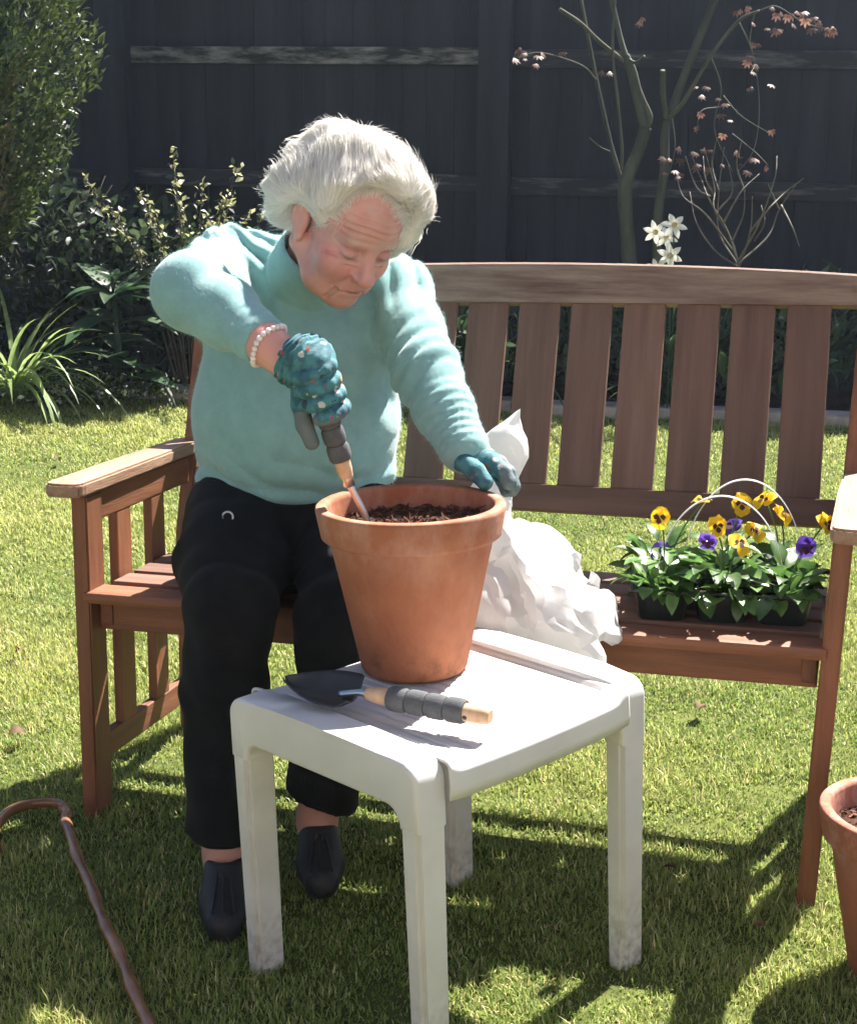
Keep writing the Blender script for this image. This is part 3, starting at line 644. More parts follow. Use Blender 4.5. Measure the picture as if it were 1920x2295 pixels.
# ---- jumper
wool_m = mat('aqua_wool', (.205, .375, .385), (.245, .435, .440), 30, detail=6, rough=.92, bump=.35, bscale=600, spec=.1, sheen=.35, bdist=.0015, trans=.06)
fuzz_m = mat('wool_fibre', (.30, .50, .50), None, rough=.9, spec=.1, trans=.5, tcol=(.40, .62, .62))
def jumper():
    S = Sdf((-.50, 2.34, .555), (.13, 3.02, 1.09), .0042)
    S.cone((-.236, 2.815, .60), (-.236, 2.80, .72), .176, .172, .03, sc=(1, 1.28, 1)); S.cone((-.236, 2.80, .72), (-.215, 2.78, .87), .172, .160, .03, sc=(1, 1.30, 1))
    S.cone((-.285, 2.787, .915), (-.115, 2.765, .895), .082, .076, .05, sc=(1, 1.1, 1)); S.ell((-.225, 2.71, .72), (.13, .10, .12), .06); S.ell((-.20, 2.715, .855), (.11, .075, .07), .05)
    S.cone((-.30, 2.79, .945), SHR, .074, .070, .05); S.cone((-.10, 2.76, .915), SHL, .072, .064, .05)
    S.chain([SHR, SHR + (ELR - SHR) * .5, ELR], [.066, .060, .059], .02); S.cone(ELR, ELR + (WRR - ELR) * .45, .059, .052, .02); S.cone(ELR + (WRR - ELR) * .45, ELR + (WRR - ELR) * .86, .052, .038, .02)
    S.chain([SHL, SHL + (ELL_ - SHL) * .5, ELL_], [.060, .053, .050], .02); S.cone(ELL_, ELL_ + (WRL - ELL_) * .5, .050, .044, .02); S.cone(ELL_ + (WRL - ELL_) * .5, WRL, .044, .038, .02)
    X, Y, Z = S.grid(); P = (X, Y, Z)
    def along(a, b):
        ab = b - a; L = np.linalg.norm(ab); d = ab / L
        t = (X - a[0]) * d[0] + (Y - a[1]) * d[1] + (Z - a[2]) * d[2]
        q = np.sqrt((X - a[0] - t * d[0]) ** 2 + (Y - a[1] - t * d[1]) ** 2 + (Z - a[2] - t * d[2]) ** 2); return t, q, L
    w1 = noise3(P, 14, 31, 2); w2 = noise3(P, 30, 32, 2); D = .0045 * w1 + .0022 * w2
    def ridge(ph): return np.abs(np.sin(ph)) ** .8
    t, q, L = along(ELL_, WRL)                                   # pushed-up rings on the left forearm
    m = np.clip((t - .035) / .04, 0, 1) * np.clip((.085 - q) * 60, 0, 1) * np.clip(.55 + .5 * (X - ELL_[0]) * 14 + .4 * w1, .1, 1) * np.clip((L + .02 - t) * 60, 0, 1)
    D = D + m * .0055 * (ridge(t * 185 + 1.0 * w2 + 1.5 * w1) - .5)
    t, q, L = along(SHL, ELL_); m = np.clip((.10 - q) * 40, 0, 1) * np.exp(-((t - L * .95) / .06) ** 2); D = D + m * .010 * (ridge(t * 75 + 2 * w1 + 40 * X) - .5)
    m = np.exp(-((t - .02) / .07) ** 2) * np.clip((.12 - q) * 30, 0, 1); D = D + m * .009 * (ridge(70 * X + 45 * Z + 2.2 * w1) - .5)
    t, q, L = along(SHR, ELR); m = np.exp(-((t - L * .15) / .09) ** 2) * np.clip((.15 - q) * 25, 0, 1)          # pulls across the right shoulder
    D = D + m * (.010 * (ridge(60 * X + 26 * Y + 22 * Z + 2.0 * w1) - .5) + .005 * (ridge(115 * X + 40 * Y + 50 * Z + 2.6 * w2) - .5))
    t, q, L = along(ELR, WRR); m = np.exp(-((t - L * .86) / .022) ** 2) * np.clip((.085 - q) * 60, 0, 1); D = D + m * .006 * (ridge(t * 95 + w2) - .5)
    m = np.exp(-((Z - .63) / .05) ** 2) * np.clip((2.82 - Y) * 20, 0, 1); D = D + m * .008 * (ridge(Z * 62 + 9 * X + 1.8 * w1) - .5)   # slack above the hem
    m = np.exp(-((Z - .75) / .10) ** 2) * np.exp(-((X + .10) / .09) ** 2); D = D + m * .010 * (ridge(28 * X + 20 * Z + 1.5 * w1) - .5)
    hz = Z + .05 * (X + .236) + .02 * (Y - 2.7); D = D + .0045 * np.exp(-((hz - .602) / .010) ** 2) - .003 * np.exp(-((hz - .622) / .006) ** 2)
    S.d = S.d - D.astype(np.float32)
    S.cut((-.236, 2.7, .592), (.05, .02, -1), .012)
    # roll neck
    S.cone((-.204, 2.728, .955), (-.184, 2.680, .997), .062, .062, .03)
    S.cone((-.194, 2.705, .978), (-.180, 2.672, 1.005), .0745, .0710, .0015); S.cone((-.186, 2.69, .995), (-.150, 2.60, 1.075), .060, .062, .004, op='sub')
    ax = (WRR - ELR) / np.linalg.norm(WRR - ELR)
    S.cone(WRR - ax * .034, WRR - ax * .014, .0385, .0385, .004); S.cut2(WRR - ax * .004, ax, .06)
    V, Q = S.surf(); V = laplace(V, Q, 1, .5); return V, Q
jV, jQ = jumper(); jo = pobj('jumper', jV, jQ, wool_m)
def fuzz(V, Q, n, L, seed):
    r = np.random.default_rng(seed); fc = V[Q].mean(1); fn = np.cross(V[Q[:, 2]] - V[Q[:, 0]], V[Q[:, 3]] - V[Q[:, 1]]); fn /= np.linalg.norm(fn, axis=1)[:, None] + 1e-12
    k = r.integers(0, len(Q), n); p = fc[k] + r.normal(size=(n, 3)) * .0012; d = fn[k] + .75 * r.normal(size=(n, 3)); d /= np.linalg.norm(d, axis=1)[:, None]; s = np.cross(d, r.normal(size=(n, 3))); s /= np.linalg.norm(s, axis=1)[:, None]; l = L * r.uniform(.4, 1.2, n)[:, None]; w = .00016
    VV = np.stack([p - s * w, p + s * w, p + d * l + .3 * l * r.normal(size=(n, 3))], 1).reshape(-1, 3); return VV, np.arange(3 * n).reshape(-1, 3)
fz, ft = fuzz(jV, jQ, 90000, .0042, 6); fo = pobj('wool_fuzz', fz, None, fuzz_m, jo, ft); fo['kind'] = 'stuff'
# rib welt round the hem and the cuffs
def welt(c, a1, a2, r1, r2, th, hgt, ax, n=64):
    c = np.array(c, float); ax = np.array(ax, float); A = Acc(); prof = [(0, 0), (th, .15), (th, .85), (0, 1)]; V = []
    for k in range(n):
        a = 2 * np.pi * k / n; d = np.cos(a) * r1 * np.array(a1) + np.sin(a) * r2 * np.array(a2); u = d / np.linalg.norm(d); wv = .0016 * np.sin(k * 2.9)
        for (o_, h_) in prof: V.append(c + d + u * (o_ + wv) + ax * hgt * h_)
    F = [(k * 4 + j, ((k + 1) % n) * 4 + j, ((k + 1) % n) * 4 + (j + 1) % 4, k * 4 + (j + 1) % 4) for k in range(n) for j in range(4)]
    return np.array(V), F
# ---- trousers
cloth_m = mat('black_trouser_cloth', (.0045, .0046, .005), (.008, .0083, .009), 25, rough=.85, bump=.3, bscale=500, spec=.15, sheen=.02)
def trousers():
    S = Sdf((-.50, 2.33, .085), (.06, 3.02, .70), .006)
    S.ell((-.235, 2.83, .525), (.175, .15, .115), .03); S.cone((-.235, 2.81, .54), (-.235, 2.80, .64), .165, .160, .03, sc=(1, 1.3, 1)); S.ell((-.235, 2.74, .56), (.15, .10, .08), .05)
    S.chain([(-.325, 2.79, .525), (-.330, 2.62, .508), (-.318, 2.475, .470)], [.108, .092, .073], .03); S.chain([(-.318, 2.475, .470), (-.324, 2.445, .34), (-.330, 2.405, .10)], [.073, .066, .064], .02)
    S.chain([(-.145, 2.78, .525), (-.125, 2.62, .500), (-.140, 2.475, .452)], [.105, .090, .071], .03); S.chain([(-.140, 2.475, .452), (-.158, 2.485, .30), (-.184, 2.512, .08)], [.071, .062, .060], .02)
    P = S.grid(); w = noise3(P, 16, 41, 2); X, Y, Z = P
    D = .005 * w + .005 * np.abs(np.sin(Z * 40 + 40 * X + 20 * Y + 3 * w)) * np.exp(-((Z - .38) / .09) ** 2) + .004 * np.sin(Y * 80 + Z * 50 + 2 * w) * np.exp(-((Z - .53) / .05) ** 2) + .003 * np.sin(Z * 22 + 60 * X + 3.0 * w)
    S.d = S.d - D.astype(np.float32)
    S.d = np.where((Z < .2) & (X < -.255), np.maximum(S.d, (.118 - Z + .10 * (Y - 2.405)) ), S.d); S.d = np.where((Z < .25) & (X >= -.255), np.maximum(S.d, .132 - Z - .35 * (X + .184)), S.d).astype(np.float32)
    V, Q = S.surf(); return laplace(V, Q, 2), Q
tV, tQ = trousers(); tro = pobj('trousers', tV, tQ, cloth_m)
pxy = tV - np.array([0, 0, 1.266]); zz_ = pxy[:, 1] * .96858 - pxy[:, 2] * .24869; near = np.where((np.abs(960 + 3640 * pxy[:, 0] / zz_ - 512) < 8) & (np.abs(1147.5 - 3640 * (pxy[:, 1] * .24869 + pxy[:, 2] * .96858) / zz_ - 1150) < 8))[0]
zp = tV[near[np.argmin(tV[near, 1])]] if len(near) else np.array((-.318, 2.617, .561))
zc = np.array([zp + np.array((  .0085 * math.cos(a), -.007, .0085 * math.sin(a))) for a in np.linspace(0, 2 * np.pi, 25)])
V_, F_, T_ = tube_arrays(zc, .0017, 8, False); pobj('zip_pull', V_, F_, steel_m, tro)
# ---- shoes
leather_m = mat('black_shoe_leather', (.012, .012, .014), (.022, .022, .025), 30, rough=.55, bump=.4, bscale=220, spec=.3)
def shoe(heel, toe, seed):
    heel = np.array(heel); toe = np.array(toe); d = toe - heel; d /= np.linalg.norm(d); lo = np.minimum(heel, toe) - .07; hi = np.maximum(heel, toe) + .08; lo[2] = -.005
    S = Sdf(lo, hi, .003); mid = heel * .45 + toe * .55
    S.cone(heel + [0, 0, .012], mid + [0, 0, .004], .031, .036, .02); S.cone(mid + [0, 0, .0], toe - d * .035 - [0, 0, .006], .037, .029, .02); S.cone(heel + [0, 0, .05], heel * .62 + toe * .38 + [0, 0, .034], .031, .034, .02)
    S.cone(heel + d * .01 + [0, 0, .088], heel * .70 + toe * .30 + [0, 0, .080], .026, .028, .012, op='sub')
    n = np.cross(d, [0, 0, 1.]); top = heel * .45 + toe * .55
    for k in (-1, 1): S.cone(top + n * .008 * k + [0, 0, .05], toe - d * .03 + n * .016 * k + [0, 0, .028], .0015, .0015, .004, op='sub')
    S.cone(top + n * .035 + [0, 0, .02], top + [0, 0, .052], .0016, .0016, .004, op='sub'); S.cone(top - n * .035 + [0, 0, .02], top + [0, 0, .052], .0016, .0016, .004, op='sub')
    S.cut((0, 0, .004), (0, 0, -1), .004)
    V, Q = S.surf(); so3 = pobj('shoe', laplace(V, Q, 1), Q, leather_m)
    for k in (-1, 0, 1):                                         # raised pleats over the vamp
        pts = []
        for t in np.linspace(0, 1, 10):
            c = top * (1 - t) + (toe - d * .022) * t + n * k * (.010 + .008 * t); q = np.where((np.hypot(V[:, 0] - c[0], V[:, 1] - c[1]) < .006))[0]
            if len(q): pts.append((c[0], c[1], V[q, 2].max() + .0002))
        if len(pts) > 3: V_, F_, T_ = tube_arrays(np.array(pts), .0018, 6); pobj('seam', V_, F_, leather_m, so3, T_)
shoe((-.328, 2.415, .035), (-.312, 2.232, .035), 1); shoe((-.188, 2.545, .035), (-.170, 2.370, .035), 2)
# ---- gloves
def glove_mat():
    m = bpy.data.materials.new('floral_glove'); m.use_nodes = True; N = m.node_tree.nodes; L = m.node_tree.links; b = N['Principled BSDF']; b.inputs['Roughness'].default_value = .8
    tc = N.new('ShaderNodeTexCoord'); base = None
    n = N.new('ShaderNodeTexNoise'); n.inputs['Scale'].default_value = 60; L.new(tc.outputs['Object'], n.inputs['Vector'])
    r = N.new('ShaderNodeValToRGB'); r.color_ramp.elements[0].color = (.022, .095, .125, 1); r.color_ramp.elements[1].color = (.055, .19, .22, 1); r.color_ramp.elements[0].position = .4; r.color_ramp.elements[1].position = .6; L.new(n.outputs[0], r.inputs[0]); col = r.outputs[0]
    wn = N.new('ShaderNodeTexNoise'); wn.inputs['Scale'].default_value = 140; L.new(tc.outputs['Object'], wn.inputs['Vector'])
    for (sc, th, cl, off) in ((38, .22, (.30, .085, .065), 0), (34, .20, (.42, .42, .40), 3.3), (44, .13, (.34, .29, .11), 7.7), (42, .14, (.24, .06, .14), 12.1), (32, .26, (.02, .045, .06), 19.0)):
        mp = N.new('ShaderNodeMapping'); mp.inputs['Location'].default_value = (off, off * 1.7, -off); L.new(tc.outputs['Object'], mp.inputs[0])
        v = N.new('ShaderNodeTexVoronoi'); v.inputs['Scale'].default_value = sc; L.new(mp.outputs[0], v.inputs['Vector'])
        ad = N.new('ShaderNodeMath'); ad.operation = 'MULTIPLY_ADD'; ad.inputs[1].default_value = .30; L.new(wn.outputs[0], ad.inputs[0]); L.new(v.outputs['Distance'], ad.inputs[2])
        lt = N.new('ShaderNodeMath'); lt.operation = 'LESS_THAN'; lt.inputs[1].default_value = th + .12; L.new(ad.outputs[0], lt.inputs[0])
        mx = N.new('ShaderNodeMix'); mx.data_type = 'RGBA'; L.new(lt.outputs[0], mx.inputs[0]); L.new(col, mx.inputs[6]); mx.inputs[7].default_value = (*cl, 1); col = mx.outputs[2]
    a = N.new('ShaderNodeAttribute'); a.attribute_name = 'palm'
    mx = N.new('ShaderNodeMix'); mx.data_type = 'RGBA'; L.new(a.outputs['Fac'], mx.inputs[0]); L.new(col, mx.inputs[6]); mx.inputs[7].default_value = (.11, .135, .14, 1); L.new(mx.outputs[2], b.inputs['Base Color'])
    n2 = N.new('ShaderNodeTexNoise'); n2.inputs['Scale'].default_value = 350; L.new(tc.outputs['Object'], n2.inputs['Vector']); bp = N.new('ShaderNodeBump'); bp.inputs['Strength'].default_value = .4; bp.inputs['Distance'].default_value = .002; L.new(n2.outputs[0], bp.inputs['Height']); L.new(bp.outputs[0], b.inputs['Normal'])
    return m
glove_m = glove_mat()
A0 = np.array((-.118, 2.335, .712)); Hh = np.array((-.161, 2.318, .864)); AX = (A0 - Hh) / np.linalg.norm(A0 - Hh)
E2 = np.array((0, -1., 0)); E2 -= AX * (E2 @ AX); E2 /= np.linalg.norm(E2); E1 = np.cross(E2, AX); E1 = E1 if E1[0] > 0 else -E1
def right_glove():
    S = Sdf((-.28, 2.24, .72), (-.08, 2.42, .97), .0019)
    P = lambda a, x, y: Hh + AX * a + E1 * x + E2 * y
    def fing(a, th0, th1, r, R=.0262, sag=0.0, r2=None):
        ths = np.radians(np.linspace(th0, th1, 9)); pts = [P(a + sag * i / 8, R * math.cos(t), R * math.sin(t)) for i, t in enumerate(ths)]
        rs = [r * (1.06 if i in (0, 3, 6) else .97) for i in range(9)]; rs[-1] = r * .92
        S2 = Sdf(S.lo, S.lo + (S.n - 1) * S.h, S.h); S2.n = S.n; S2.d = np.full(S.n, .2, np.float32); S2.ax = S.ax; S2.chain(pts, rs, .003); return S2.d
    S.cone(WRR + (Hh - WRR) * .56, P(-.034, -.006, -.022), .0325, .030, .02); S.cone(P(-.030, 0, -.026), P(.030, .002, -.027), .023, .021, .02); S.cone(P(-.042, -.012, -.008), P(-.030, .012, -.008), .026, .024, .02)
    S.cone(P(-.045, -.008, .006), P(-.03, .008, .010), .019, .018, .012)
    wv = noise3(S.grid(), 130, 51, 2); t = (S.grid()[0] - WRR[0]) * (Hh - WRR)[0] + (S.grid()[1] - WRR[1]) * (Hh - WRR)[1] + (S.grid()[2] - WRR[2]) * (Hh - WRR)[2]
    t = t / np.linalg.norm(Hh - WRR); m = np.exp(-((t - .055) / .022) ** 2); S.d = S.d - (m * .0028 * np.sin(t * 620 + 2 * wv) + .0012 * wv).astype(np.float32)
    for a, t0_, t1_, r in ((-.021, -75, 172, .0108), (-.000, -75, 168, .0112), (.0215, -75, 158, .0112), (.044, -80, 112, .0108)):
        d = fing(a, t0_, t1_, r, sag=.004); hh = np.clip(.5 + .5 * (d - S.d) / .0008, 0, 1); S.d = d * (1 - hh) + S.d * hh - .0008 * hh * (1 - hh)
    th = [P(-.005, -.024, -.022), P(.028, -.034, -.010), (P(.056, -.036, .002)), P(.083, -.033, .006)]; S.chain(th, [.016, .0135, .0125, .0115], .006)
    V, Q = S.surf(); V = laplace(V, Q, 1, .4); o = pobj('glove', V, Q, glove_m)
    rel = V - Hh; a = rel @ AX; x = rel @ E1; pal = ((a > .034) & (x < -.012)) | (a > .050)
    set_color(o.data, 'palm', np.repeat(pal[:, None].astype(float), 3, 1))
right_glove()
def left_glove():
    S = Sdf((.0, 2.33, .62), (.17, 2.52, .79), .0019); W_ = WRL
    S.cone(W_ + [.003, -.004, -.004], (.072, 2.442, .722), .034, .027, .015, sc=(1, 1, 1.15)); S.cone((.066, 2.450, .722), (.090, 2.448, .716), .021, .021, .015)
    def fg(pts, rs):
        S2 = Sdf(S.lo, S.lo + (S.n - 1) * S.h, S.h); S2.n = S.n; S2.ax = S.ax; S2.d = np.full(S.n, .2, np.float32); S2.chain(pts, rs, .004)
        hh = np.clip(.5 + .5 * (S2.d - S.d) / .003, 0, 1); S.d = S2.d * (1 - hh) + S.d * hh - .003 * hh * (1 - hh)
    fg([(.046, 2.445, .722), (.056, 2.420, .722), (.072, 2.402, .713), (.086, 2.391, .698)], [.0165, .0150, .0140, .0120])
    fg([(.078, 2.442, .722), (.097, 2.424, .723), (.113, 2.408, .712), (.122, 2.399, .697)], [.0145, .0135, .0128, .0115])
    fg([(.085, 2.453, .720), (.106, 2.438, .718), (.122, 2.424, .704), (.130, 2.415, .687)], [.0145, .0132, .0125, .0112])
    fg([(.086, 2.466, .714), (.107, 2.455, .709), (.122, 2.444, .694), (.128, 2.436, .676)], [.0140, .0128, .0120, .0108])
    fg([(.082, 2.477, .708), (.102, 2.471, .699), (.115, 2.461, .684), (.120, 2.454, .668)], [.0130, .0115, .0105, .0095])
    S.d = S.d - (.001 * noise3(S.grid(), 140, 61, 2)).astype(np.float32)
    V, Q = S.surf(); V = laplace(V, Q, 1, .4); o = pobj('glove', V, Q, glove_m); pal = (V[:, 0] > .108)
    set_color(o.data, 'palm', np.repeat((pal * .75)[:, None], 3, 1))
left_glove()
# ---- bracelet
bead_m = mat('bracelet_bead', (.72, .62, .60), (.80, .72, .70), 5, rough=.25, spec=.5)
axw = (Hh - WRR) / np.linalg.norm(Hh - WRR); b1 = np.cross(axw, [0, 0, 1.]); b1 /= np.linalg.norm(b1); b2 = np.cross(axw, b1)
br = bpy.data.objects.new('bracelet', None); COL.objects.link(br); br.parent = person; br.location = WRR + axw * .004 - PO
sm = bpy.data.meshes.new('bead'); bm = bmesh.new(); bmesh.ops.create_icosphere(bm, subdivisions=2, radius=.0046); bm.to_mesh(sm); bm.free(); sm.polygons.foreach_set('use_smooth', [True] * len(sm.polygons))
for k in range(26):
    a = 2 * math.pi * k / 26; o = obj('bead', sm, bead_m, br); o.location = (b1 * math.cos(a) + b2 * math.sin(a)) * .0350 + axw * .002 * math.sin(a * 3)
# ---- hair
hair_m = mat('white_hair', (.70, .66, .60), None, rough=.5, spec=.3, trans=.42, tcol=(.97, .95, .91), attr='tint')
N = hair_m.node_tree.nodes
core_m = mat('hair_mass', (.88, .85, .80), (.95, .92, .88), 40, rough=.8, spec=.1, trans=.25, bump=.5, bscale=160)
def hair():
    S = Sdf((-.165, -.20, -.13), (.175, .125, .20), .0035)
    S.ell((0, -.012, .062), (.096, .108, .092), .02); S.ell((0, -.075, .02), (.088, .075, .085), .03); S.ell((.076, .002, .040), (.054, .072, .074), .03); S.ell((.086, -.005, -.012), (.026, .045, .045), .02)
    S.ell((-.060, -.055, .012), (.036, .060, .060), .03); S.ell((-.064, -.085, -.03), (.034, .045, .040), .03); S.ell((0, .045, .105), (.060, .045, .035), .03)
    X, Y, Z = S.grid(); n = noise3((X, Y, Z), 45, 71, 3); S.d = S.d + (.008 * n + .003 * noise3((X, Y, Z), 100, 72, 2)).astype(np.float32)
    S.ell((-.030, .110, .058), (.060, .076, .070), .03, 'sub'); S.ell((.02, .118, .02), (.062, .062, .070), .025, 'sub'); S.ell((-.012, .105, -.03), (.080, .070, .086), .012, 'sub'); S.ell((-.085, -.002, -.022), (.030, .036, .036), .01, 'sub'); S.ell((-.03, .07, -.08), (.085, .10, .085), .01, 'sub')
    return S
HS_ = hair(); V, Q = HS_.surf(); HS_.d += .0055; Vc, Qc = HS_.surf(); HS_.d -= .0055
ho = pobj('hair', h2w(laplace(Vc, Qc, 2)), Qc, core_m)
def strands(V, Sd, n, seed):
    r = np.random.default_rng(seed); G = np.stack(np.gradient(Sd.d, Sd.h), -1)
    ix = np.clip(np.round((V - Sd.lo) / Sd.h).astype(int), 0, Sd.n - 1); Nn = G[tuple(ix.T)]; Nn /= np.linalg.norm(Nn, axis=1)[:, None] + 1e-9
    sel = r.integers(0, len(V), n); p = V[sel]; nn = Nn[sel]; p = p - nn * r.uniform(.001, .007, n)[:, None]
    
    # combed back off the forehead, over and outwards at the sides; every step is drawn back to the surface
    def sdv(q):
        j = np.clip(np.round((q - Sd.lo) / Sd.h).astype(int), 0, Sd.n - 1); j = tuple(j.T); g = G[j]; g = g / (np.linalg.norm(g, axis=1)[:, None] + 1e-9); return Sd.d[j], g
    fly = r.random(n) < .05; L = r.uniform(.035, .075, n); seg = 7; pts = []; cur = p; end = r.uniform(-.003, .004, n) + np.where(fly, r.uniform(.004, .018, n), 0); wob = .12 * r.normal(size=(n, 3)); prev = None
    for s in range(seg):
        dv, g = sdv(cur); x, y, z = cur.T; low = np.clip((.085 - z) / .13, 0, 1); rt = x > .045
        d = np.stack([.30 * np.sign(x + .01) * np.clip(np.abs(x) * 12, 0, 1) + .45 * (z > .09), -1.0 + 1.0 * low * rt, -1.2 * low + .1 * (1 - low)], -1) + .95 * np.stack([noise3(cur, 24, 81, 2), noise3(cur, 26, 82, 2), noise3(cur, 26, 83, 2)], -1) + wob
        d -= g * (d * g).sum(1)[:, None]; d /= np.linalg.norm(d, axis=1)[:, None] + 1e-9
        if prev is not None: d = .55 * d + .45 * prev; d /= np.linalg.norm(d, axis=1)[:, None]
        prev = d; pts.append(cur); cur = cur + d * (L / (seg - 1))[:, None]; dv, g = sdv(cur); tgt = -.0045 + (end + .0045) * ((s + 1) / seg) ** 1.3; cur = cur + g * np.clip((tgt - dv) * .7, -.006, .006)[:, None]
        if s == 0: d0 = d
    P = np.stack(pts, 1); side = np.cross(d0, nn + .5 * r.normal(size=(n, 3))); side /= np.linalg.norm(side, axis=1)[:, None] + 1e-9
    wd = (np.array([.7, .9, 1, 1, .9, .65, .12]) * .00027)[None, :, None] * r.uniform(.7, 1.4, n)[:, None, None]
    VV = np.stack([P - side[:, None] * wd, P + side[:, None] * wd], 2).reshape(-1, 3)
    b = (np.arange(n) * seg * 2)[:, None]; k = np.arange(seg - 1)[None] * 2; F = np.stack([b + k, b + k + 1, b + k + 3, b + k + 2], -1).reshape(-1, 4)
    tone = np.clip(.95 + .10 * r.normal(size=n), .55, 1.15); grey = np.clip(noise3(p, 40, 85, 2) * .6 - .05, 0, .7); C = tone[:, None] * (np.array([.96, .93, .88]) * (1 - grey[:, None]) + grey[:, None] * np.array([.62, .57, .52]))
    return VV, F, np.repeat(C, seg * 2, 0)
VV, F, C = strands(V, HS_, 42000, 5); hs = pobj('hair_strands', h2w(VV), F, hair_m, ho); hs['kind'] = 'stuff'; set_color(hs.data, 'tint', C)
# thin wisps over the hairline, rooted in the scalp
def wisps(n, seed):
    r = np.random.default_rng(seed); Vl = (hV - HC) @ HM.T / HK; ix = np.clip(np.round((Vl - HS_.lo) / HS_.h).astype(int), 0, HS_.n - 1); dv = HS_.d[tuple(ix.T)]; ok = np.where((dv > -.003) & (dv < .016) & (Vl[:, 2] > .038) & (Vl[:, 1] > -.01) & (np.abs(Vl[:, 0]) < .075))[0]
    G = np.stack(np.gradient(HS_.d, HS_.h), -1); k = r.choice(ok, n, p=(1 / (.004 + np.maximum(dv[ok], 0)) / (1 / (.004 + np.maximum(dv[ok], 0))).sum())); cur = Vl[k].copy(); nn = cur / np.array([.074, .094, .084]) ** 2; nn /= np.linalg.norm(nn, axis=1)[:, None]; g = G[tuple(ix[k].T)]; d = -g + .45 * r.normal(size=(n, 3)) + np.array([.5, -.3, .1]); d -= nn * (d * nn).sum(1)[:, None]; d /= np.linalg.norm(d, axis=1)[:, None] + 1e-9
    L = r.uniform(.014, .036, n); pts = []; dd = d + nn * r.uniform(.12, .4, n)[:, None]
    for s in range(6): pts.append(cur); cur = cur + dd * (L / 5)[:, None]; dd = dd - nn * .05 + .08 * r.normal(size=(n, 3))
    P = np.stack(pts, 1); side = np.cross(d, nn + .5 * r.normal(size=(n, 3))); side /= np.linalg.norm(side, axis=1)[:, None]; wd = (np.array([.6, 1, 1, .9, .6, .1]) * .00022)[None, :, None]
    VV = np.stack([P - side[:, None] * wd, P + side[:, None] * wd], 2).reshape(-1, 3); b = (np.arange(n) * 12)[:, None]; q = np.arange(5)[None] * 2; F = np.stack([b + q, b + q + 1, b + q + 3, b + q + 2], -1).reshape(-1, 4)
    o = pobj('hairline_wisps', h2w(VV), F, hair_m, ho); o['kind'] = 'stuff'; set_color(o.data, 'tint', np.repeat(np.array([[.86, .82, .77]]) * r.uniform(.75, 1.05, (n, 1)), 12, 0))
wisps(3200, 8)
# ------------------------------------------------------------------ hand fork she holds
fork = empty('hand_fork', A0); tag(fork, 'hand tool with wooden handle and grey grip, gripped by a gloved hand', 'hand tool')
q = Vector(-AX).to_track_quat('Z', 'Y'); fork.rotation_euler = q.to_euler()
h2_ = tool_handle(fork, .205, .0122, 5); h2_.location = (0, 0, 0)
iq = q.to_matrix().inverted(); loc = lambda p: iq @ (Vector(p) - Vector(A0))
obj('shank', tube_mesh('shank', spline([loc(A0 - AX * .012), loc(A0), loc((-.108, 2.337, .690)), loc((-.094, 2.339, .660)), loc((-.086, 2.341, .628))], 20), .0052, 12), steel_m, fork)
obj('ferrule', lathe_mesh('ferrule', [(.0075, -.006), (.0092, -.004), (.0095, .006), (.0098, .010)], 20), steel_m, fork)
# ------------------------------------------------------------------ plants: shared pieces
def at(x, y, Y):
    """point at depth Y whose sight line runs through photo position x, y"""
    c, s_ = math.cos(math.radians(14.4)), math.sin(math.radians(14.4)); dx, dz = (x - 960) / 3640, -(y - 1147.5) / 3640
    r = Vector((dx, c + dz * s_, -s_ + dz * c)); r *= Y / r.y; return Vector((r.x, r.y, 1.266 + r.z))
def leaf_arrays(L, w, n=6, bend=.3, fold=.25, peak=.45, tipw=.0, twist=0.0):
    """leaf along +X, face up +Z, three verts across"""
    t = np.linspace(0, 1, n + 1); a = bend * t; x = L * (np.sin(a * 1.0) / max(abs(bend), 1e-3) if abs(bend) > 1e-3 else t); z = -L * (1 - np.cos(a)) / max(abs(bend), 1e-3) if abs(bend) > 1e-3 else 0 * t
    p = np.where(t < peak, np.sin(np.pi / 2 * t / peak) ** .8, np.cos(np.pi / 2 * (t - peak) / (1 - peak)) ** .9); ww = w * np.maximum(p, .02) ; ww[0] = w * .12
    V = np.zeros((n + 1, 3, 3)); V[:, 1] = np.c_[x, 0 * x, z]
    for k, sg in ((0, -1), (2, 1)): V[:, k] = np.c_[x, sg * ww * math.cos(fold), z + ww * math.sin(fold)]
    i, j = np.meshgrid(np.arange(n), np.arange(2), indexing='ij'); q = i * 3 + j; F = np.stack([q, q + 3, q + 4, q + 1], -1).reshape(-1, 4)
    return V.reshape(-1, 3), F[:, ::-1]
def leaf_mesh(name, *a, **k):
    V, F = leaf_arrays(*a, **k); return mesh_np(name, V, F)
def place(o, p, d, up=(0, 0, 1), s=1.0):
    m = frame_mat((0, 0, 0), d, up); m.translation = Vector(p); o.matrix_local = m @ Matrix.Diagonal((s, s, s, 1)); return o
def scatter_leaves(pos, dirs, ups, tmplV, tmplF, scale):
    pos = np.asarray(pos, float); d = np.asarray(dirs, float); d /= np.linalg.norm(d, axis=1)[:, None]; u = np.asarray(ups, float); y = np.cross(u, d); y /= np.linalg.norm(y, axis=1)[:, None] + 1e-9; z = np.cross(d, y); s = np.asarray(scale)[:, None, None]
    V = pos[:, None] + s * (tmplV[None, :, 0:1] * d[:, None] + tmplV[None, :, 1:2] * y[:, None] + tmplV[None, :, 2:3] * z[:, None])
    F = tmplF[None] + (np.arange(len(pos)) * len(tmplV))[:, None, None]; return V.reshape(-1, 3), F.reshape(-1, tmplF.shape[1])
def tint(n, k, lo, hi, r):
    """per-leaf random colour repeated over its k verts"""
    t = r.random((n, 1)); C = np.array(lo) * (1 - t) + np.array(hi) * t; C *= r.uniform(.75, 1.2, (n, 1)); return np.repeat(C, k, 0)
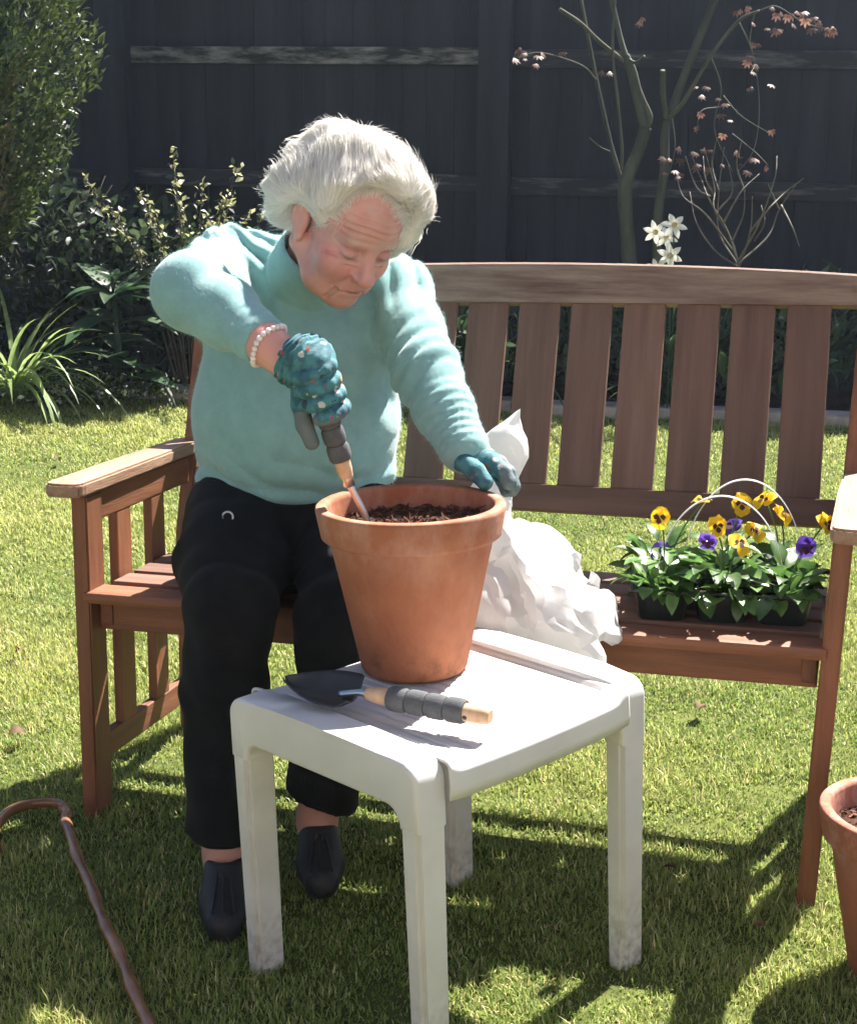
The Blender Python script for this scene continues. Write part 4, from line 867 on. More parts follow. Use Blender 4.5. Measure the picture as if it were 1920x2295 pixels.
foliage_m = mat('leaf_tissue', (1, 1, 1), rough=.45, spec=.4, trans=.38, attr='tint')
# ------------------------------------------------------------------ conifer at the left
def conifer():
    r = np.random.default_rng(3); e = empty('conifer', (-1.98, 6.75, 0)); tag(e, 'tall dark columnar conifer growing in the bed at the left', 'tree')
    obj('trunk', tube_mesh('trunk', [(0, 0, 0), (.01, 0, .6), (0, .02, 1.4), (.02, 0, 2.6)], [.07, .06, .045, .015], 10), bark_m, e)
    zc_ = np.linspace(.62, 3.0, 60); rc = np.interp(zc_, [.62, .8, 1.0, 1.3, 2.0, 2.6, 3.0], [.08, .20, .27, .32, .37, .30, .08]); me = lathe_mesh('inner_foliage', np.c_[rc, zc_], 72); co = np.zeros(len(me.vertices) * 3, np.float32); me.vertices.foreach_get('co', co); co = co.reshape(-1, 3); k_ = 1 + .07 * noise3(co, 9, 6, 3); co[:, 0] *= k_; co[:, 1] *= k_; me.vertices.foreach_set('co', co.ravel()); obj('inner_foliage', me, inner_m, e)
    n = 40000; z = r.uniform(.62, 3.0, n); rad = np.interp(z, [.62, .8, 1.0, 1.3, 2.0, 2.6, 3.0], [.20, .38, .46, .52, .58, .50, .25])
    th = r.uniform(0, 2 * np.pi, n); lump = 1 + .16 * np.sin(3 * th + 5 * z) + .12 * np.sin(7 * th - 9 * z); q = rad * lump * (1 - .25 * r.random(n) ** 1.5); P = np.c_[q * np.cos(th), q * np.sin(th), z]
    d = np.c_[np.cos(th) * .7, np.sin(th) * .7, .75 + .4 * r.normal(size=n)] + .45 * r.normal(size=(n, 3)); A, F = leaf_arrays(.040, .0080, 2, .3, .3, peak=.5); V, F2 = scatter_leaves(P, d, r.normal(size=(n, 3)), A, F, r.uniform(.5, 1.2, n))
    me = mesh_np('crown', V, F2); o = obj('crown', me, foliage_m, e); C = tint(n, len(A), (.025, .048, .014), (.10, .13, .038), r)
    brown = np.repeat(noise3(P, 7, 4) > .62, len(A)); C[brown] = C[brown] * .5 + np.array([.16, .11, .06]) * .5; set_color(me, 'tint', C); o['kind'] = 'stuff'
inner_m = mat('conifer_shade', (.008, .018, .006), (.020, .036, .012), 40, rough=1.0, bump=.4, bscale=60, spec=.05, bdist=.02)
bark_m = mat('bark', (.05, .04, .03), (.11, .09, .065), 14, rough=.9, bump=.6, bscale=60, stretch=(1, 1, .3))
conifer()
# ------------------------------------------------------------------ leafy shrubs
def shrub(name, label, cat, base, size, n, leaf, lo, hi, seed, stems=9, upright=.5, group=None, hollow=.5, scale=(.6, 1.3)):
    r = np.random.default_rng(seed); e = empty(name, base); tag(e, label, cat, group); A = Acc()
    for k in range(stems):
        a = r.uniform(0, 6.28); q = r.uniform(.3, .9); end = np.array([size[0] * q * math.cos(a), size[1] * q * math.sin(a), size[2] * r.uniform(.6, .95)])
        P = spline([(0.02 * math.cos(a), .02 * math.sin(a), 0), end * [.35, .35, .5] + r.normal(size=3) * .02, end], 9); A.add(*tube_arrays(P, np.linspace(.008, .002, 9), 5))
    obj('stems', A.mesh('stems'), bark_m, e)
    u = r.normal(size=(n, 3)); u /= np.linalg.norm(u, axis=1)[:, None]; rad = (hollow + (1 - hollow) * r.random(n)) ; P = u * rad[:, None] * (1 + .22 * noise3(u * 1.0, 4, seed + 1, 2))[:, None]; P = P * np.array(size) * [1, 1, .5] + [0, 0, size[2] * .52]; P = P[P[:, 2] > .015]
    n = len(P); d = P * [1, 1, .3] / np.array(size) + .6 * r.normal(size=(n, 3)) + [0, 0, upright]; A2, F = leaf_arrays(*leaf, n=3, bend=.5, fold=.25); V, F2 = scatter_leaves(P, d, r.normal(size=(n, 3)) + [0, 0, 1.5], A2, F, r.uniform(*scale, n))
    me = mesh_np('foliage', V, F2); o = obj('foliage', me, foliage_m, e); set_color(me, 'tint', tint(n, len(A2), lo, hi, r)); o['kind'] = 'stuff'; return e
b = at(330, 760, 7.35); shrub('evergreen_shrub', 'dark rounded evergreen shrub in the shade below the fence, left', 'shrub', (b.x, 7.35, .03), (.62, .40, .74), 2600, (.06, .016), (.025, .045, .022), (.06, .085, .04), 12)
b = at(90, 700, 7.3); shrub('evergreen_shrub', 'dark shrub in deep shade under the conifer', 'shrub', (b.x, 7.25, .03), (.50, .40, .95), 2200, (.06, .016), (.018, .032, .018), (.045, .065, .032), 13)
for i, (px_, Y, w, h, lab) in enumerate(((1060, 6.75, .34, .34, 'low dark green plant seen between the back slats nearest the jumper'), (1290, 6.85, .36, .40, 'low dark green plant in the bed below the maple trunk'), (1560, 6.65, .38, .38, 'dark ferny plant in the bed right of the white flowers'), (1800, 6.6, .40, .50, 'tallest dark green plant in the bed at the right end of the bench'))):
    b = at(px_, 800, Y); shrub('bedding_plant', lab, 'plant', (b.x, Y, .03), (w, .26, h), 900, (.10, .013), (.025, .052, .026), (.065, .105, .045), 20 + i, upright=1.0, hollow=.2)
# variegated shrub: arching stems set with cream-edged leaves
def variegated():
    r = np.random.default_rng(31); b = at(430, 800, 7.0); e = empty('variegated_shrub', (b.x, 7.0, .03)); tag(e, 'loose shrub with cream variegated leaves against the dark fence', 'shrub'); O = Vector(e.location); P = []; D = []; A = Acc()
    tips = [(388, 340), (392, 400), (455, 405), (500, 445), (330, 445), (315, 430), (300, 540), (430, 525), (360, 535), (465, 480), (530, 375), (190, 400), (250, 470), (560, 480), (275, 520), (410, 470), (520, 440), (600, 470), (350, 480), (450, 540)]
    for k, (x, y) in enumerate(tips):
        t = at(x, y, 7.0 + r.uniform(-.18, .15)) - O; s0 = np.array([t.x * .15, t.y * .2, 0]); mid = np.array([t.x * .5, t.y * .5, t.z * .62]); S = spline([s0, mid, np.array(t)], 22); A.add(*tube_arrays(S, np.linspace(.006, .0016, 22), 5))
        for i in range(9, 22):
            for q in range(4):
                dd = r.normal(size=3) * .8 + (S[i] - S[i - 1]) * 20; P.append(S[i] + r.normal(size=3) * .012); D.append(dd)
    P = np.array(P); D = np.array(D); n = len(P); obj('stems', A.mesh('stems'), bark_m, e); A2, F = leaf_arrays(.032, .010, 2, .4, .3); V, F2 = scatter_leaves(P, D, r.normal(size=(n, 3)) + [0, 0, 1.5], A2, F, r.uniform(.6, 1.2, n)); me = mesh_np('foliage', V, F2); o = obj('foliage', me, foliage_m, e); o['kind'] = 'stuff'
    cream = r.random(n) < np.clip(.15 + 1.5 * (P[:, 2] - .45), .08, .75); C = np.where(cream[:, None], np.array([.40, .40, .20]), np.array([.03, .05, .025])) * r.uniform(.7, 1.2, (n, 1)); set_color(me, 'tint', np.repeat(C, len(A2), 0))
variegated()
# ------------------------------------------------------------------ plants built leaf by leaf
leafg_m = mat('broad_leaf', (.022, .055, .022), (.045, .095, .035), 30, rough=.42, spec=.45, trans=.3, rand=.25)
strapb_m = mat('strap_leaf', (.20, .30, .09), (.34, .42, .17), 20, rough=.4, spec=.5, trans=.42, rand=.3)
strapd_m = mat('dark_strap_leaf', (.022, .05, .018), (.05, .09, .03), 20, rough=.45, spec=.45, trans=.35, rand=.3)
def foxglove():
    r = random.Random(4); b = at(255, 655, 6.75); e = empty('foxglove', (b.x, 6.75, .03)); tag(e, 'foxglove plant with a rosette of broad pointed leaves left of the person', 'plant'); z0 = b.z - .03
    obj('stem', tube_mesh('stem', [(0, 0, 0), (.01, 0, z0 * .5), (0, 0, z0 + .04)], [.016, .014, .009], 8), leafg_m, e)
    ms = [leaf_mesh('leaf', L, w, n=7, bend=bd, fold=.3, peak=.4) for L, w, bd in ((.25, .045, .7), (.21, .04, 1.1), (.28, .055, .5))]
    for k in range(11): a = k * 2.4 + .5; place(obj('leaf', r.choice(ms), leafg_m, e), (.01 * math.cos(a), .01 * math.sin(a), z0 - .015 * (k % 3)), (math.cos(a), math.sin(a), r.uniform(.25, .8)), s=r.uniform(.8, 1.1))
    for k in range(5): a = k * 1.3 + .2; place(obj('leaf', ms[1], leafg_m, e), (0, 0, z0 + .03), (math.cos(a) * .5, math.sin(a) * .5, 1), s=.55)
    for k in range(14): a = k * 2.4; z = r.uniform(.06, z0 * .75); place(obj('leaf', r.choice(ms), leafg_m, e), (.012 * math.cos(a), .012 * math.sin(a), z), (math.cos(a), math.sin(a), r.uniform(.1, .6)), s=r.uniform(1.0, 1.35))
foxglove()
def strap_plant(px_, py_, Y, n, L, spread, m, label, seed, bend=(1.2, 2.2), w=.008, lean=(0, 0), group=None):
    r = random.Random(seed); b = at(px_, py_, Y); e = empty('strap_leaved_plant', (b.x, Y, .03)); tag(e, label, 'plant', group)
    ms = [leaf_mesh('leaf', L * k, w, n=9, bend=bd, fold=.35, peak=.35) for k, bd in ((1, bend[0]), (.85, (bend[0] + bend[1]) / 2), (1.1, bend[1]))]
    for k in range(n):
        a = r.uniform(0, 6.28); t = r.uniform(.15, 1.0) * spread; d = (math.cos(a) * t + lean[0], math.sin(a) * t + lean[1], 1)
        place(obj('leaf', r.choice(ms), m, e), (r.uniform(-.05, .05), r.uniform(-.04, .04), 0), d, up=(-d[0], -d[1], 1.2), s=r.uniform(.6, 1.1))
strap_plant(45, 905, 6.66, 64, .66, .8, strapb_m, 'bright sunlit clump of arching strap leaves at the left edge of the bed', 1, lean=(.3, -.15), w=.0105)
strap_plant(215, 905, 6.85, 16, .34, .8, strapd_m, 'small dark tuft of strap leaves just right of the bright strap-leaved clump', 2)
strap_plant(330, 905, 6.75, 22, .34, .9, strapd_m, 'dark tuft of narrow arching leaves beside the elbow of the aqua jumper', 3)
strap_plant(1480, 900, 6.5, 20, .38, .6, strapd_m, 'dark tuft of upright leaves below the white star flowers', 5)
strap_plant(1180, 905, 6.75, 16, .34, .7, strapd_m, 'dark tuft of leaves behind the middle of the bench back', 6)
strap_plant(1700, 905, 6.6, 18, .34, .7, strapd_m, 'dark tuft of leaves behind the right half of the bench back', 7)
def ground_cover():
    r = np.random.default_rng(8); n = 2600; c = at(100, 890, 6.6); P = np.c_[c.x + r.normal(size=n) * .22, 6.70 + r.normal(size=n) * .07, .04 + np.abs(r.normal(size=n)) * .055]; d = r.normal(size=(n, 3)) + [0, 0, .6]
    A, F = leaf_arrays(.022, .008, 2, .4, .3); V, F2 = scatter_leaves(P, d, r.normal(size=(n, 3)) + [0, 0, 1], A, F, r.uniform(.6, 1.3, n)); me = mesh_np('ground_cover', V, F2); o = obj('ground_cover', me, foliage_m)
    C = np.where((r.random(n) < .22)[:, None], np.array([.75, .75, .68]), np.array([.11, .16, .045])) * r.uniform(.7, 1.1, (n, 1)); set_color(me, 'tint', np.repeat(C, len(A), 0)); tag(o, 'low ground cover dotted with tiny white flowers along the left edging', 'ground cover', kind='stuff')
ground_cover()
# ------------------------------------------------------------------ white star flowers
petal_w = mat('white_petal', (.72, .72, .66), (.80, .80, .76), 30, rough=.6, trans=.3, rand=.05); cup_m = mat('flower_cup', (.70, .60, .30), None, rough=.6)
pw = leaf_mesh('petal', .055, .013, n=5, bend=.5, fold=.25, peak=.5)
for i, (x, y, lab, s_) in enumerate(((1510, 506, 'topmost and largest white star flower against the fence', 1.0), (1466, 520, 'leftmost white star flower of the cluster by the maple trunk', .9), (1492, 533, 'white star flower at the bottom of the upper cluster of three', .9), (1500, 573, 'single white star flower just above the bench back', 1.0), (1468, 602, 'white star flower half hidden by the top rail of the bench', .8))):
    p = at(x, y, 6.38 + .03 * (i % 3)); e = empty('star_flower', (p.x + .02, p.y + .05, .03)); tag(e, lab, 'flower', 'white star flowers'); q = p - e.location
    obj('stem', tube_mesh('stem', spline([(0, 0, 0), (q.x * .3, q.y * .2, q.z * .6), tuple(q + Vector((0, .01, -.01)))], 9), .0032, 6), strapd_m, e)
    f = Vector((.2 * math.sin(i * 2.1), -1, .25 + .2 * math.cos(i * 3))).normalized(); a_ = f.orthogonal().normalized(); b_ = f.cross(a_)
    for k in range(6): t = k * math.pi / 3 + i; d = a_ * math.cos(t) + b_ * math.sin(t) + f * .15; place(obj('petal', pw, petal_w, e), q, d, up=f, s=s_)
    c = obj('cup', lathe_mesh('cup', [(.004, 0), (.009, .006), (.011, .016)], 12), cup_m, e); m4 = f.to_track_quat('Z', 'Y').to_matrix().to_4x4(); m4.translation = q; c.matrix_local = m4
# ------------------------------------------------------------------ young maple with bare stems
maple_bark = mat('maple_bark', (.045, .05, .038), (.10, .10, .075), 10, rough=.8, bump=.3, bscale=50, stretch=(1, 1, .4)); mleaf_m = mat('maple_leaf', (.13, .062, .048), (.22, .13, .10), 30, rough=.5, trans=.45, rand=.35)
def maple():
    Y = 6.92; b = at(1408, 640, Y); e = empty('maple_tree', (b.x, Y, .03)); tag(e, 'young multi-stemmed maple with sparse reddish leaves in front of the fence', 'tree'); O = Vector(e.location); r = random.Random(5); W_ = lambda x, y, dy=0: tuple(at(x, y, Y + dy) - O)
    k = Y * 1.03 / 3640 / 2
    def stem(name, pts, w0, w1, m=maple_bark, dy=0):
        P = spline([W_(x, y, dy * i / max(1, len(pts) - 1)) for i, (x, y) in enumerate(pts)], 8 * len(pts)); obj(name, tube_mesh(name, P, np.linspace(w0 * k, w1 * k, len(P)), 10), m, e)
    stem('trunk', [(1408, 860), (1410, 640), (1408, 560), (1400, 450), (1405, 400), (1432, 335), (1446, 285)], 36, 26)
    stem('branch', [(1446, 290), (1428, 215), (1415, 160), (1400, 125)], 24, 20); stem('branch', [(1446, 285), (1455, 262), (1440, 225), (1425, 185)], 16, 11); stem('branch', [(1402, 128), (1388, 80), (1366, -20), (1350, -90)], 13, 9, dy=.1); stem('branch', [(1402, 140), (1345, 95), (1300, 52), (1254, 21)], 9, 8, dy=-.15); stem('branch', [(1405, 132), (1424, 140), (1443, 126)], 8, 6, dy=-.1)
    stem('trunk', [(1472, 860), (1470, 640), (1474, 480), (1488, 380), (1490, 293), (1503, 251), (1544, 141), (1604, -10), (1640, -120)], 22, 17, dy=.1); stem('branch', [(1500, 262), (1530, 230), (1592, 126), (1654, 47), (1700, 24)], 11, 5, dy=-.2); stem('branch', [(1492, 265), (1485, 210), (1484, 158)], 12, 11, dy=-.1)
    stem('branch', [(1396, 430), (1386, 385), (1366, 314), (1335, 173), (1300, -10)], 11, 7, dy=.1); stem('branch', [(1392, 380), (1393, 330), (1384, 230), (1372, 100), (1380, -30)], 7, 5, dy=-.05); stem('branch', [(1366, 340), (1345, 330), (1320, 309)], 4, 3); stem('branch', [(1335, 178), (1300, 145), (1210, 118), (1160, 130)], 4, 2, dy=-.1)
    stem('branch', [(1700, 24), (1740, 15), (1800, 50), (1870, 70)], 4, 2, dy=-.05); stem('branch', [(1690, 30), (1680, 90), (1690, 150)], 3, 2)
    for tw in ([(1654, 47), (1685, 120), (1700, 230), (1690, 330), (1650, 390)], [(1592, 126), (1615, 200), (1600, 290), (1640, 385)], [(1620, 215), (1660, 260), (1725, 300)], [(1503, 251), (1512, 330), (1495, 400)], [(1690, 150), (1680, 165)], [(1610, 240), (1570, 250), (1560, 300)], [(1640, 300), (1690, 340), (1720, 370)]): stem('branch', tw, 3.4, 1.6, dy=-.1)
    # palmate leaf: five narrow lobes
    A = Acc()
    for q in range(5):
        a = math.radians(-76 + 38 * q); V, F = leaf_arrays((.046, .056, .062, .056, .046)[q] * .85, .0085, 4, .5, .2, peak=.45); c, s_ = math.cos(a), math.sin(a); A.add(np.c_[V[:, 0] * c - V[:, 1] * s_, V[:, 0] * s_ + V[:, 1] * c, V[:, 2]], F)
    lm = A.mesh('leaf')
    spots = [(1725 + 18 * i + r.uniform(-8, 8), 12 + 7 * i + r.uniform(-10, 10)) for i in range(9)] + [(1760 + r.uniform(-40, 60), 40 + r.uniform(-20, 30)) for i in range(10)] + [(1840, 62), (1855, 70), (1870, 68), (1660, 22), (1650, 25), (1676, 15), (1684, 52), (1690, 97), (1702, 100), (1680, 125), (1675, 138), (1690, 145), (1685, 162)]
    spots += [(1160 + r.uniform(-10, 60), 120 + r.uniform(-12, 25)) for i in range(9)] + [(1260, 117), (1345, 160), (1362, 163), (1440, 40), (1435, 52)] + [(1590 + r.uniform(-35, 140), 185 + r.uniform(0, 200)) for i in range(28)] + [(1500 + r.uniform(-15, 25), 320 + r.uniform(0, 80)) for i in range(8)]
    for (x, y) in spots:
        place(obj('leaf', lm, mleaf_m, e), at(x, y, Y + r.uniform(-.35, .15)) - O, (r.uniform(-1, 1), r.uniform(-.8, .2), -r.uniform(.2, 1.0)), up=(r.uniform(-.4, .4), -.5, 1), s=r.uniform(.42, .72))
maple()
def twigs():
    r = random.Random(9); Y = 6.65; b = at(1655, 640, Y); e = empty('bare_shrub', (b.x, Y, .03)); tag(e, 'bare twiggy shrub with thin upright stems right of the maple', 'shrub'); O = Vector(e.location); tm = mat('twig', (.10, .085, .07), (.17, .15, .12), 20, rough=.8)
    for pts in ([(1655, 600), (1630, 520), (1590, 450), (1570, 400), (1548, 345)], [(1655, 600), (1640, 540), (1600, 470), (1600, 420), (1577, 330)], [(1650, 590), (1610, 520), (1610, 430), (1622, 330)], [(1655, 600), (1680, 520), (1685, 440)], [(1655, 590), (1720, 530), (1745, 470), (1782, 415)], [(1745, 470), (1720, 412)], [(1750, 460), (1775, 510), (1790, 552)], [(1610, 470), (1640, 430), (1632, 370)], [(1640, 540), (1665, 480), (1668, 420)], [(1655, 600), (1600, 560), (1560, 500), (1545, 430)], [(1690, 540), (1712, 500), (1705, 460)], [(1600, 440), (1580, 400), (1575, 350)], [(1655, 720), (1655, 590)], [(1640, 560), (1580, 480), (1530, 440), (1515, 390)], [(1650, 590), (1700, 500), (1735, 400), (1740, 350)], [(1620, 500), (1660, 430), (1700, 390)], [(1590, 440), (1560, 420), (1535, 350)], [(1680, 520), (1720, 470), (1760, 430), (1800, 400)], [(1610, 430), (1595, 370), (1605, 310)], [(1668, 430), (1650, 370), (1660, 320)]):
        P = spline([tuple(at(x, y, Y + r.uniform(-.1, .1)) - O) for x, y in pts], 7 * len(pts)); obj('stem', tube_mesh('stem', P, np.linspace(.0046, .0018, len(P)), 6), tm, e)
twigs()
# ------------------------------------------------------------------ tray of pansies on the bench
tray_m = mat('dark_green_tray_plastic', (.004, .008, .007), (.009, .015, .013), 35, rough=.35, spec=.5, bump=.2, bscale=120); clear_m = mat('clear_plastic_handle', (.62, .64, .66), (.78, .79, .80), 10, rough=.2, spec=.6, trans=.35)
TC = Vector((.492, 2.612, .424)); tray = empty('pansy_tray', TC, (math.radians(-2.5), 0, math.radians(-9))); tag(tray, 'dark green plastic six-cell tray of pansies with two clear hoop handles, on the bench seat', 'plant tray')
def cup(cx, cy, w, d, h):
    V = []; 
    for z, k in ((h, 1.0), (h - .004, .97), (.006, .80), (0, .76)):
        for t in range(24):
            a = 2 * math.pi * t / 24; c, s_ = math.cos(a), math.sin(a); p = 5; rr = 1 / (abs(c) ** p + abs(s_) ** p) ** (1 / p); V.append((w / 2 * k * c * rr, d / 2 * k * s_ * rr, z))
    F = [(i * 24 + j, i * 24 + (j + 1) % 24, (i + 1) * 24 + (j + 1) % 24, (i + 1) * 24 + j) for i in range(3) for j in range(24)]; me = bpy.data.meshes.new('cell'); me.from_pydata(V, [], F + [tuple(72 + j for j in range(24))]); return me
cell = cup(0, 0, .0975, .0975, .052)
for j in range(2):
    for i in range(3):
        o = obj('cell', cell, tray_m, tray); o.location = ((i - 1) * .098, (j - .5) * .098, 0)
        o = obj('compost', lathe_mesh('compost', [(0, .043), (.02, .045), (.036, .043), (.045, .040)], 20), compost_m, tray); o.location = ((i - 1) * .098, (j - .5) * .098, 0)
for (x0, x1, y0, y1) in ((-.150, .150, -.104, -.096), (-.150, .150, .096, .104), (-.150, -.145, -.096, .096), (.145, .150, -.096, .096), (-.145, .145, -.004, .004), (-.052, -.046, -.096, .096), (.046, .052, -.096, .096)):
    o = obj('rim', box_mesh('rim', x1 - x0, y1 - y0, .004, .001, 1), tray_m, tray); o.location = ((x0 + x1) / 2, (y0 + y1) / 2, .0535)
def hoop(y, R, h, sx):
    n = 40; V = []
    for i in range(n + 1):
        a = math.pi * i / n; c = np.array((sx + R * math.cos(a), y, .05 + h * math.sin(a))); nrm = np.array((math.cos(a), 0, math.sin(a)))
        for (d, yy) in ((0, -.006), (.0012, -.006), (.0012, .006), (0, .006)): V.append(c + nrm * d + np.array((0, yy, 0)))
    F = [(i * 4 + j, i * 4 + (j + 1) % 4, (i + 1) * 4 + (j + 1) % 4, (i + 1) * 4 + j) for i in range(n) for j in range(4)]; obj('hoop_handle', mesh_np('hoop_handle', V, F), clear_m, tray)
hoop(-.045, .103, .155, -.005); hoop(.055, .100, .165, .035)
yel_m = mat('yellow_petal', (.70, .40, .008), (.82, .58, .02), 60, rough=.55, trans=.35, rand=.12); pur_m = mat('purple_petal', (.085, .035, .30), (.17, .08, .45), 60, rough=.55, trans=.3, rand=.15); blotch_m = mat('petal_blotch', (.05, .014, .008), None, rough=.7)
pleaf = [mat('pansy_leaf', (.045, .11, .028), (.12, .22, .05), 40, rough=.33, spec=.5, trans=.32, rand=.4)]
plm = [leaf_mesh('leaf', L, w, n=6, bend=bd, fold=fo, peak=pk) for L, w, bd, fo, pk in ((.050, .015, .6, .35, .5), (.058, .013, 1.0, .3, .55), (.042, .016, .3, .5, .5), (.050, .014, -.5, .3, .5))]
pet = leaf_mesh('petal', .021, .0125, n=6, bend=.9, fold=.22, peak=.62); blo = leaf_mesh('blotch', .011, .0050, n=3, bend=.25, fold=.12, peak=.6)
pet_p = pet.copy()
TMt = Matrix.Translation(TC) @ Euler((math.radians(-2.5), 0, math.radians(-9))).to_matrix().to_4x4()
flow = {0: [(1478, 1160, 2.57, 'y', (-.5, -1, .2))], 1: [(1605, 1180, 2.56, 'y', (.25, -.75, .1)), (1585, 1215, 2.49, 'p', (-.2, -.6, -.5)), (1655, 1218, 2.50, 'y', (.3, -.6, .5))], 2: [(1805, 1228, 2.49, 'p', (.3, -.8, -.2)), (1850, 1175, 2.56, 'y', (.6, -.8, .3))], 3: [(1572, 1122, 2.68, 'y', (-.3, .2, .9)), (1480, 1235, 2.70, 'p', (-.3, -.6, .5))], 4: [(1660, 1130, 2.64, 'y', (.1, -1, .25)), (1690, 1190, 2.66, 'y', (.4, -.5, .6)), (1640, 1180, 2.70, 'p', (-.4, -.4, .5))], 5: [(1712, 1120, 2.68, 'y', (-.7, -.2, .6)), (1752, 1152, 2.67, 'y', (.6, -.3, .4))]}
where = ('front left', 'front middle', 'front right', 'back left', 'back middle', 'back right')
r = random.Random(17)
for j in range(2):
    for i in range(3):
        k = j * 3 + i; p = TMt @ Vector(((i - 1) * .098, (j - .5) * .098, .043)); e = empty('pansy', p); tag(e, 'pansy plant growing in the %s cell of the dark green tray' % where[k], 'plant', 'pansies in the tray')
        for q in range(42):
            a = q * 2.4 + r.uniform(-.3, .3); el = r.uniform(.0, 1.3); z = r.uniform(.0, .055) if q > 6 else r.uniform(0, .015)
            place(obj('leaf', r.choice(plm), pleaf[0], e), (math.cos(a) * r.uniform(.008, .048), math.sin(a) * r.uniform(.008, .048), z), (math.cos(a), math.sin(a), el), up=(-math.cos(a) * .3 + r.uniform(-.4, .4), -math.sin(a) * .3 + r.uniform(-.4, .4), 1), s=r.uniform(.75, 1.3))
        if j == 0:
            for q in range(12): place(obj('leaf', r.choice(plm), pleaf[0], e), (r.uniform(-.045, .045), r.uniform(-.048, -.035), r.uniform(.004, .022)), (r.uniform(-.6, .6), -1, r.uniform(-.5, .5)), up=(r.uniform(-.4, .4), -.3, 1), s=r.uniform(.7, 1.1))
        for (x, y, Y, c, f) in flow[k]:
            q = at(x, y, Y) - p; f = Vector(f).normalized(); st = tube_mesh('flower_stem', spline([(0, 0, 0), (q.x * .4 + .004, q.y * .4, q.z * .6), tuple(q - f * .004)], 8), .0014, 6); obj('flower_stem', st, pleaf[0], e)
            fl = bpy.data.objects.new('flower', None); COL.objects.link(fl); fl.parent = e; fl.empty_display_size = .01; up = Vector((0, 0, 1)) - f * f.z; up.normalize(); sd = up.cross(f); m4 = Matrix.Identity(4)
            for a_ in range(3): m4[a_][0], m4[a_][1], m4[a_][2] = sd[a_], up[a_], f[a_]
            m4.translation = q; fl.matrix_local = m4
            for ang, s_, dz in ((62, 1.05, -.003), (118, 1.05, -.0045), (12, .95, 0), (168, .95, .001), (270, 1.12, .0025)):
                t = math.radians(ang); d = Vector((math.cos(t), math.sin(t), r.uniform(.05, .55))); place(obj('petal', pet if c == 'y' else pet_p, yel_m if c == 'y' else pur_m, fl), d * -.001 + Vector((0, 0, dz)), d, up=(r.uniform(-.3, .3), r.uniform(-.3, .3), 1), s=s_ * r.uniform(.85, 1.15))
                if ang in (12, 168, 270) : place(obj('blotch', blo, blotch_m, fl), Vector((0, 0, dz + .0012)), d, up=(0, 0, 1), s=1)
# ------------------------------------------------------------------ fallen leaves and twig on the lawn
dead_m = mat('dead_leaf', (.055, .030, .016), (.15, .085, .045), 40, rough=.8, trans=.2)
for (x, y, L, lab, rz) in ((22, 1648, .05, 'curled brown dead leaf on the grass at the left edge', .4), (49, 1460, .035, 'small dark dead leaf on the grass left of the bench', 2.0), (1562, 1590, .05, 'dark curled dead leaf on the sunny grass under the right half of the bench', 1.0), (1514, 1950, .035, 'tan dead leaf in the shade between table leg and bench leg', 2.6), (1690, 2078, .03, 'pale dead leaf near the right front leg of the bench', .2), (125, 1030, .045, 'brown dead leaf on the far grass left of the bench arm', 1.2)):
    b = at(x, y, 2); t_ = (0.03 - 1.266) / (b.z - 1.266); p = Vector((b.x * t_, b.y * t_, .032)); o = obj('dead_leaf', leaf_mesh('dead_leaf', L, L * .33, n=7, bend=1.8, fold=.6), dead_m); o.location = p; o.rotation_euler = (.3, -.5, rz); tag(o, lab, 'leaf', 'dead leaves on the lawn')
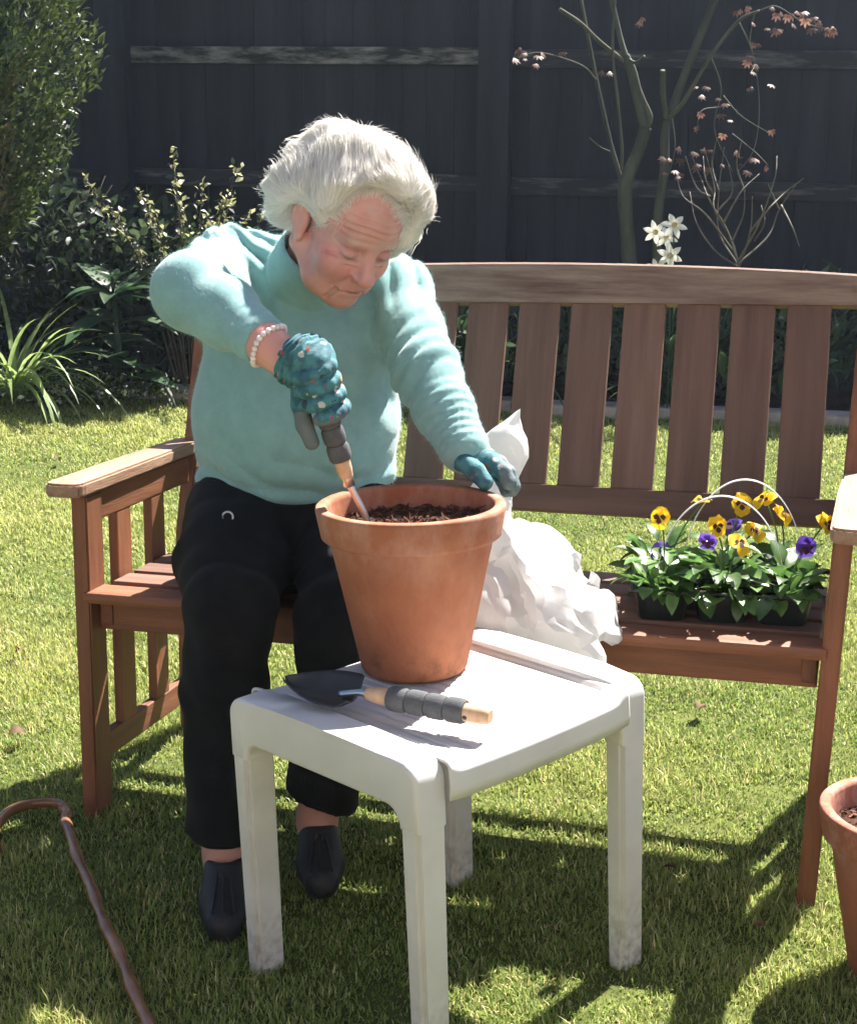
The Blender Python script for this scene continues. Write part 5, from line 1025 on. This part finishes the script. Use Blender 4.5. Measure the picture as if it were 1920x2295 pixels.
# ------------------------------------------------------------------ mown grass
grass_m = mat('grass_blade', (1, 1, 1), rough=.5, spec=.35, trans=.45, attr='tint')
def grass():
    r = np.random.default_rng(77)
    def region(y0, y1, dens, marg):
        A = (y1 - y0) * 2 * (.275 * y1 + marg); n = int(A * dens); P = np.c_[r.uniform(-1, 1, n) * (.275 * y1 + marg), r.uniform(y0, y1, n)]; return P[np.abs(P[:, 0]) < .275 * P[:, 1] + marg]
    P = np.r_[region(1.55, 2.6, 66000, .30), region(2.6, 3.6, 54000, .35), region(3.6, 5.0, 32000, .4), region(5.0, 6.85, 20000, .5)]
    tf = []                                                     # longer tufts the mower missed, round the legs and here and there
    for (x, y, k) in [(-.62, 2.70, 160), (.60, 2.36, 160), (-.50, 3.16, 120), (.74, 2.80, 120), (-.27, 2.17, 140), (.32, 2.20, 140), (.05, 2.48, 120), (0, 1.92, 120)] + [(r.uniform(-.9, .9), r.uniform(1.8, 3.6), 60) for _ in range(26)]:
        a = r.uniform(0, 6.28, k); q = .02 + .035 * np.abs(r.normal(size=k)); tf.append(np.c_[x + q * np.cos(a), y + q * np.sin(a)])
    nt_ = sum(map(len, tf)); P = np.r_[np.concatenate(tf), P]
    edge = (Vector((0.75, 7.645, 0)) + FN * 1.03); lim = edge.y + (P[:, 0] - edge.x) * math.tan(FA); P = P[P[:, 1] < lim + .0 - .10 + .02 * r.random(len(P))]
    n = len(P); P3 = np.c_[P, np.zeros(n)]; c1 = noise3(P3, 5, 91, 3); c2 = noise3(P3, 22, 92, 2); far = np.clip((P[:, 1] - 2.2) / 4, 0, 1)
    keep = r.random(n) < .80 + .35 * c2; keep[:nt_] = True; P = P[keep]; c1 = c1[keep]; c2 = c2[keep]; far = far[keep]; n = len(P)
    L = (.0160 + .0045 * c1 + .0045 * c2) * r.uniform(.55, 1.25, n) * np.where(r.random(n) < .012, 1.9, 1); L[:nt_] *= 1.9; w = (.00105 + .0009 * far) * r.uniform(.7, 1.35, n)
    th = r.uniform(0, 2 * np.pi, n); tl = r.uniform(.25, 1.4, n); hd = np.c_[np.cos(th), np.sin(th)]; sd = np.c_[-np.sin(th), np.cos(th)]
    b = np.c_[P, np.zeros(n)]; mid = b + np.c_[hd * (L * .45 * np.sin(tl * .55))[:, None], L * .5 * np.cos(tl * .5)]; tip = mid + np.c_[hd * (L * .55 * np.sin(tl))[:, None], L * .55 * np.cos(tl)]
    s3 = np.c_[sd * w[:, None], np.zeros(n)]; V = np.stack([b - s3, b + s3, mid - s3 * .9, mid + s3 * .9, tip], 1).reshape(-1, 3); k = (np.arange(n) * 5)[:, None]
    me = mesh_np('grass', V, k + np.array([[0, 1, 3, 2]]), k + np.array([[2, 3, 4]]), smooth=True)
    t = np.clip(.62 + .45 * c1 + .25 * r.normal(size=n), 0, 1)[:, None]; C = np.array([.165, .265, .058]) * (1 - t) + t * np.array([.38, .415, .125]); straw = (r.random(n) < .11 + .08 * c2)[:, None]; C = np.where(straw, np.array([.62, .55, .28]), C) * r.uniform(.75, 1.25, (n, 1))
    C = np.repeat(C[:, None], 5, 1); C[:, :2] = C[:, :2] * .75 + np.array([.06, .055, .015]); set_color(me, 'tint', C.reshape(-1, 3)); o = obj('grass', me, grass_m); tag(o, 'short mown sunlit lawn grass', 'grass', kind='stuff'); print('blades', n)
grass()
# ------------------------------------------------------------------ thin mist box added to stand for lens glare against the sun
def glare_haze():
    m = bpy.data.materials.new('glare_veil'); m.use_nodes = True; N = m.node_tree.nodes; L = m.node_tree.links
    N.remove(N['Principled BSDF']); v = N.new('ShaderNodeVolumePrincipled'); v.inputs['Color'].default_value = (.62, .76, 1.0, 1); v.inputs['Density'].default_value = .0017; v.inputs['Anisotropy'].default_value = .55
    L.new(v.outputs[0], N['Material Output'].inputs['Volume'])
    o = obj('glare_haze', box_mesh('glare_haze', 130, 130, 6.9, 0), m); o.location = (0, 10, 2.25); tag(o, kind='stuff')
glare_haze()
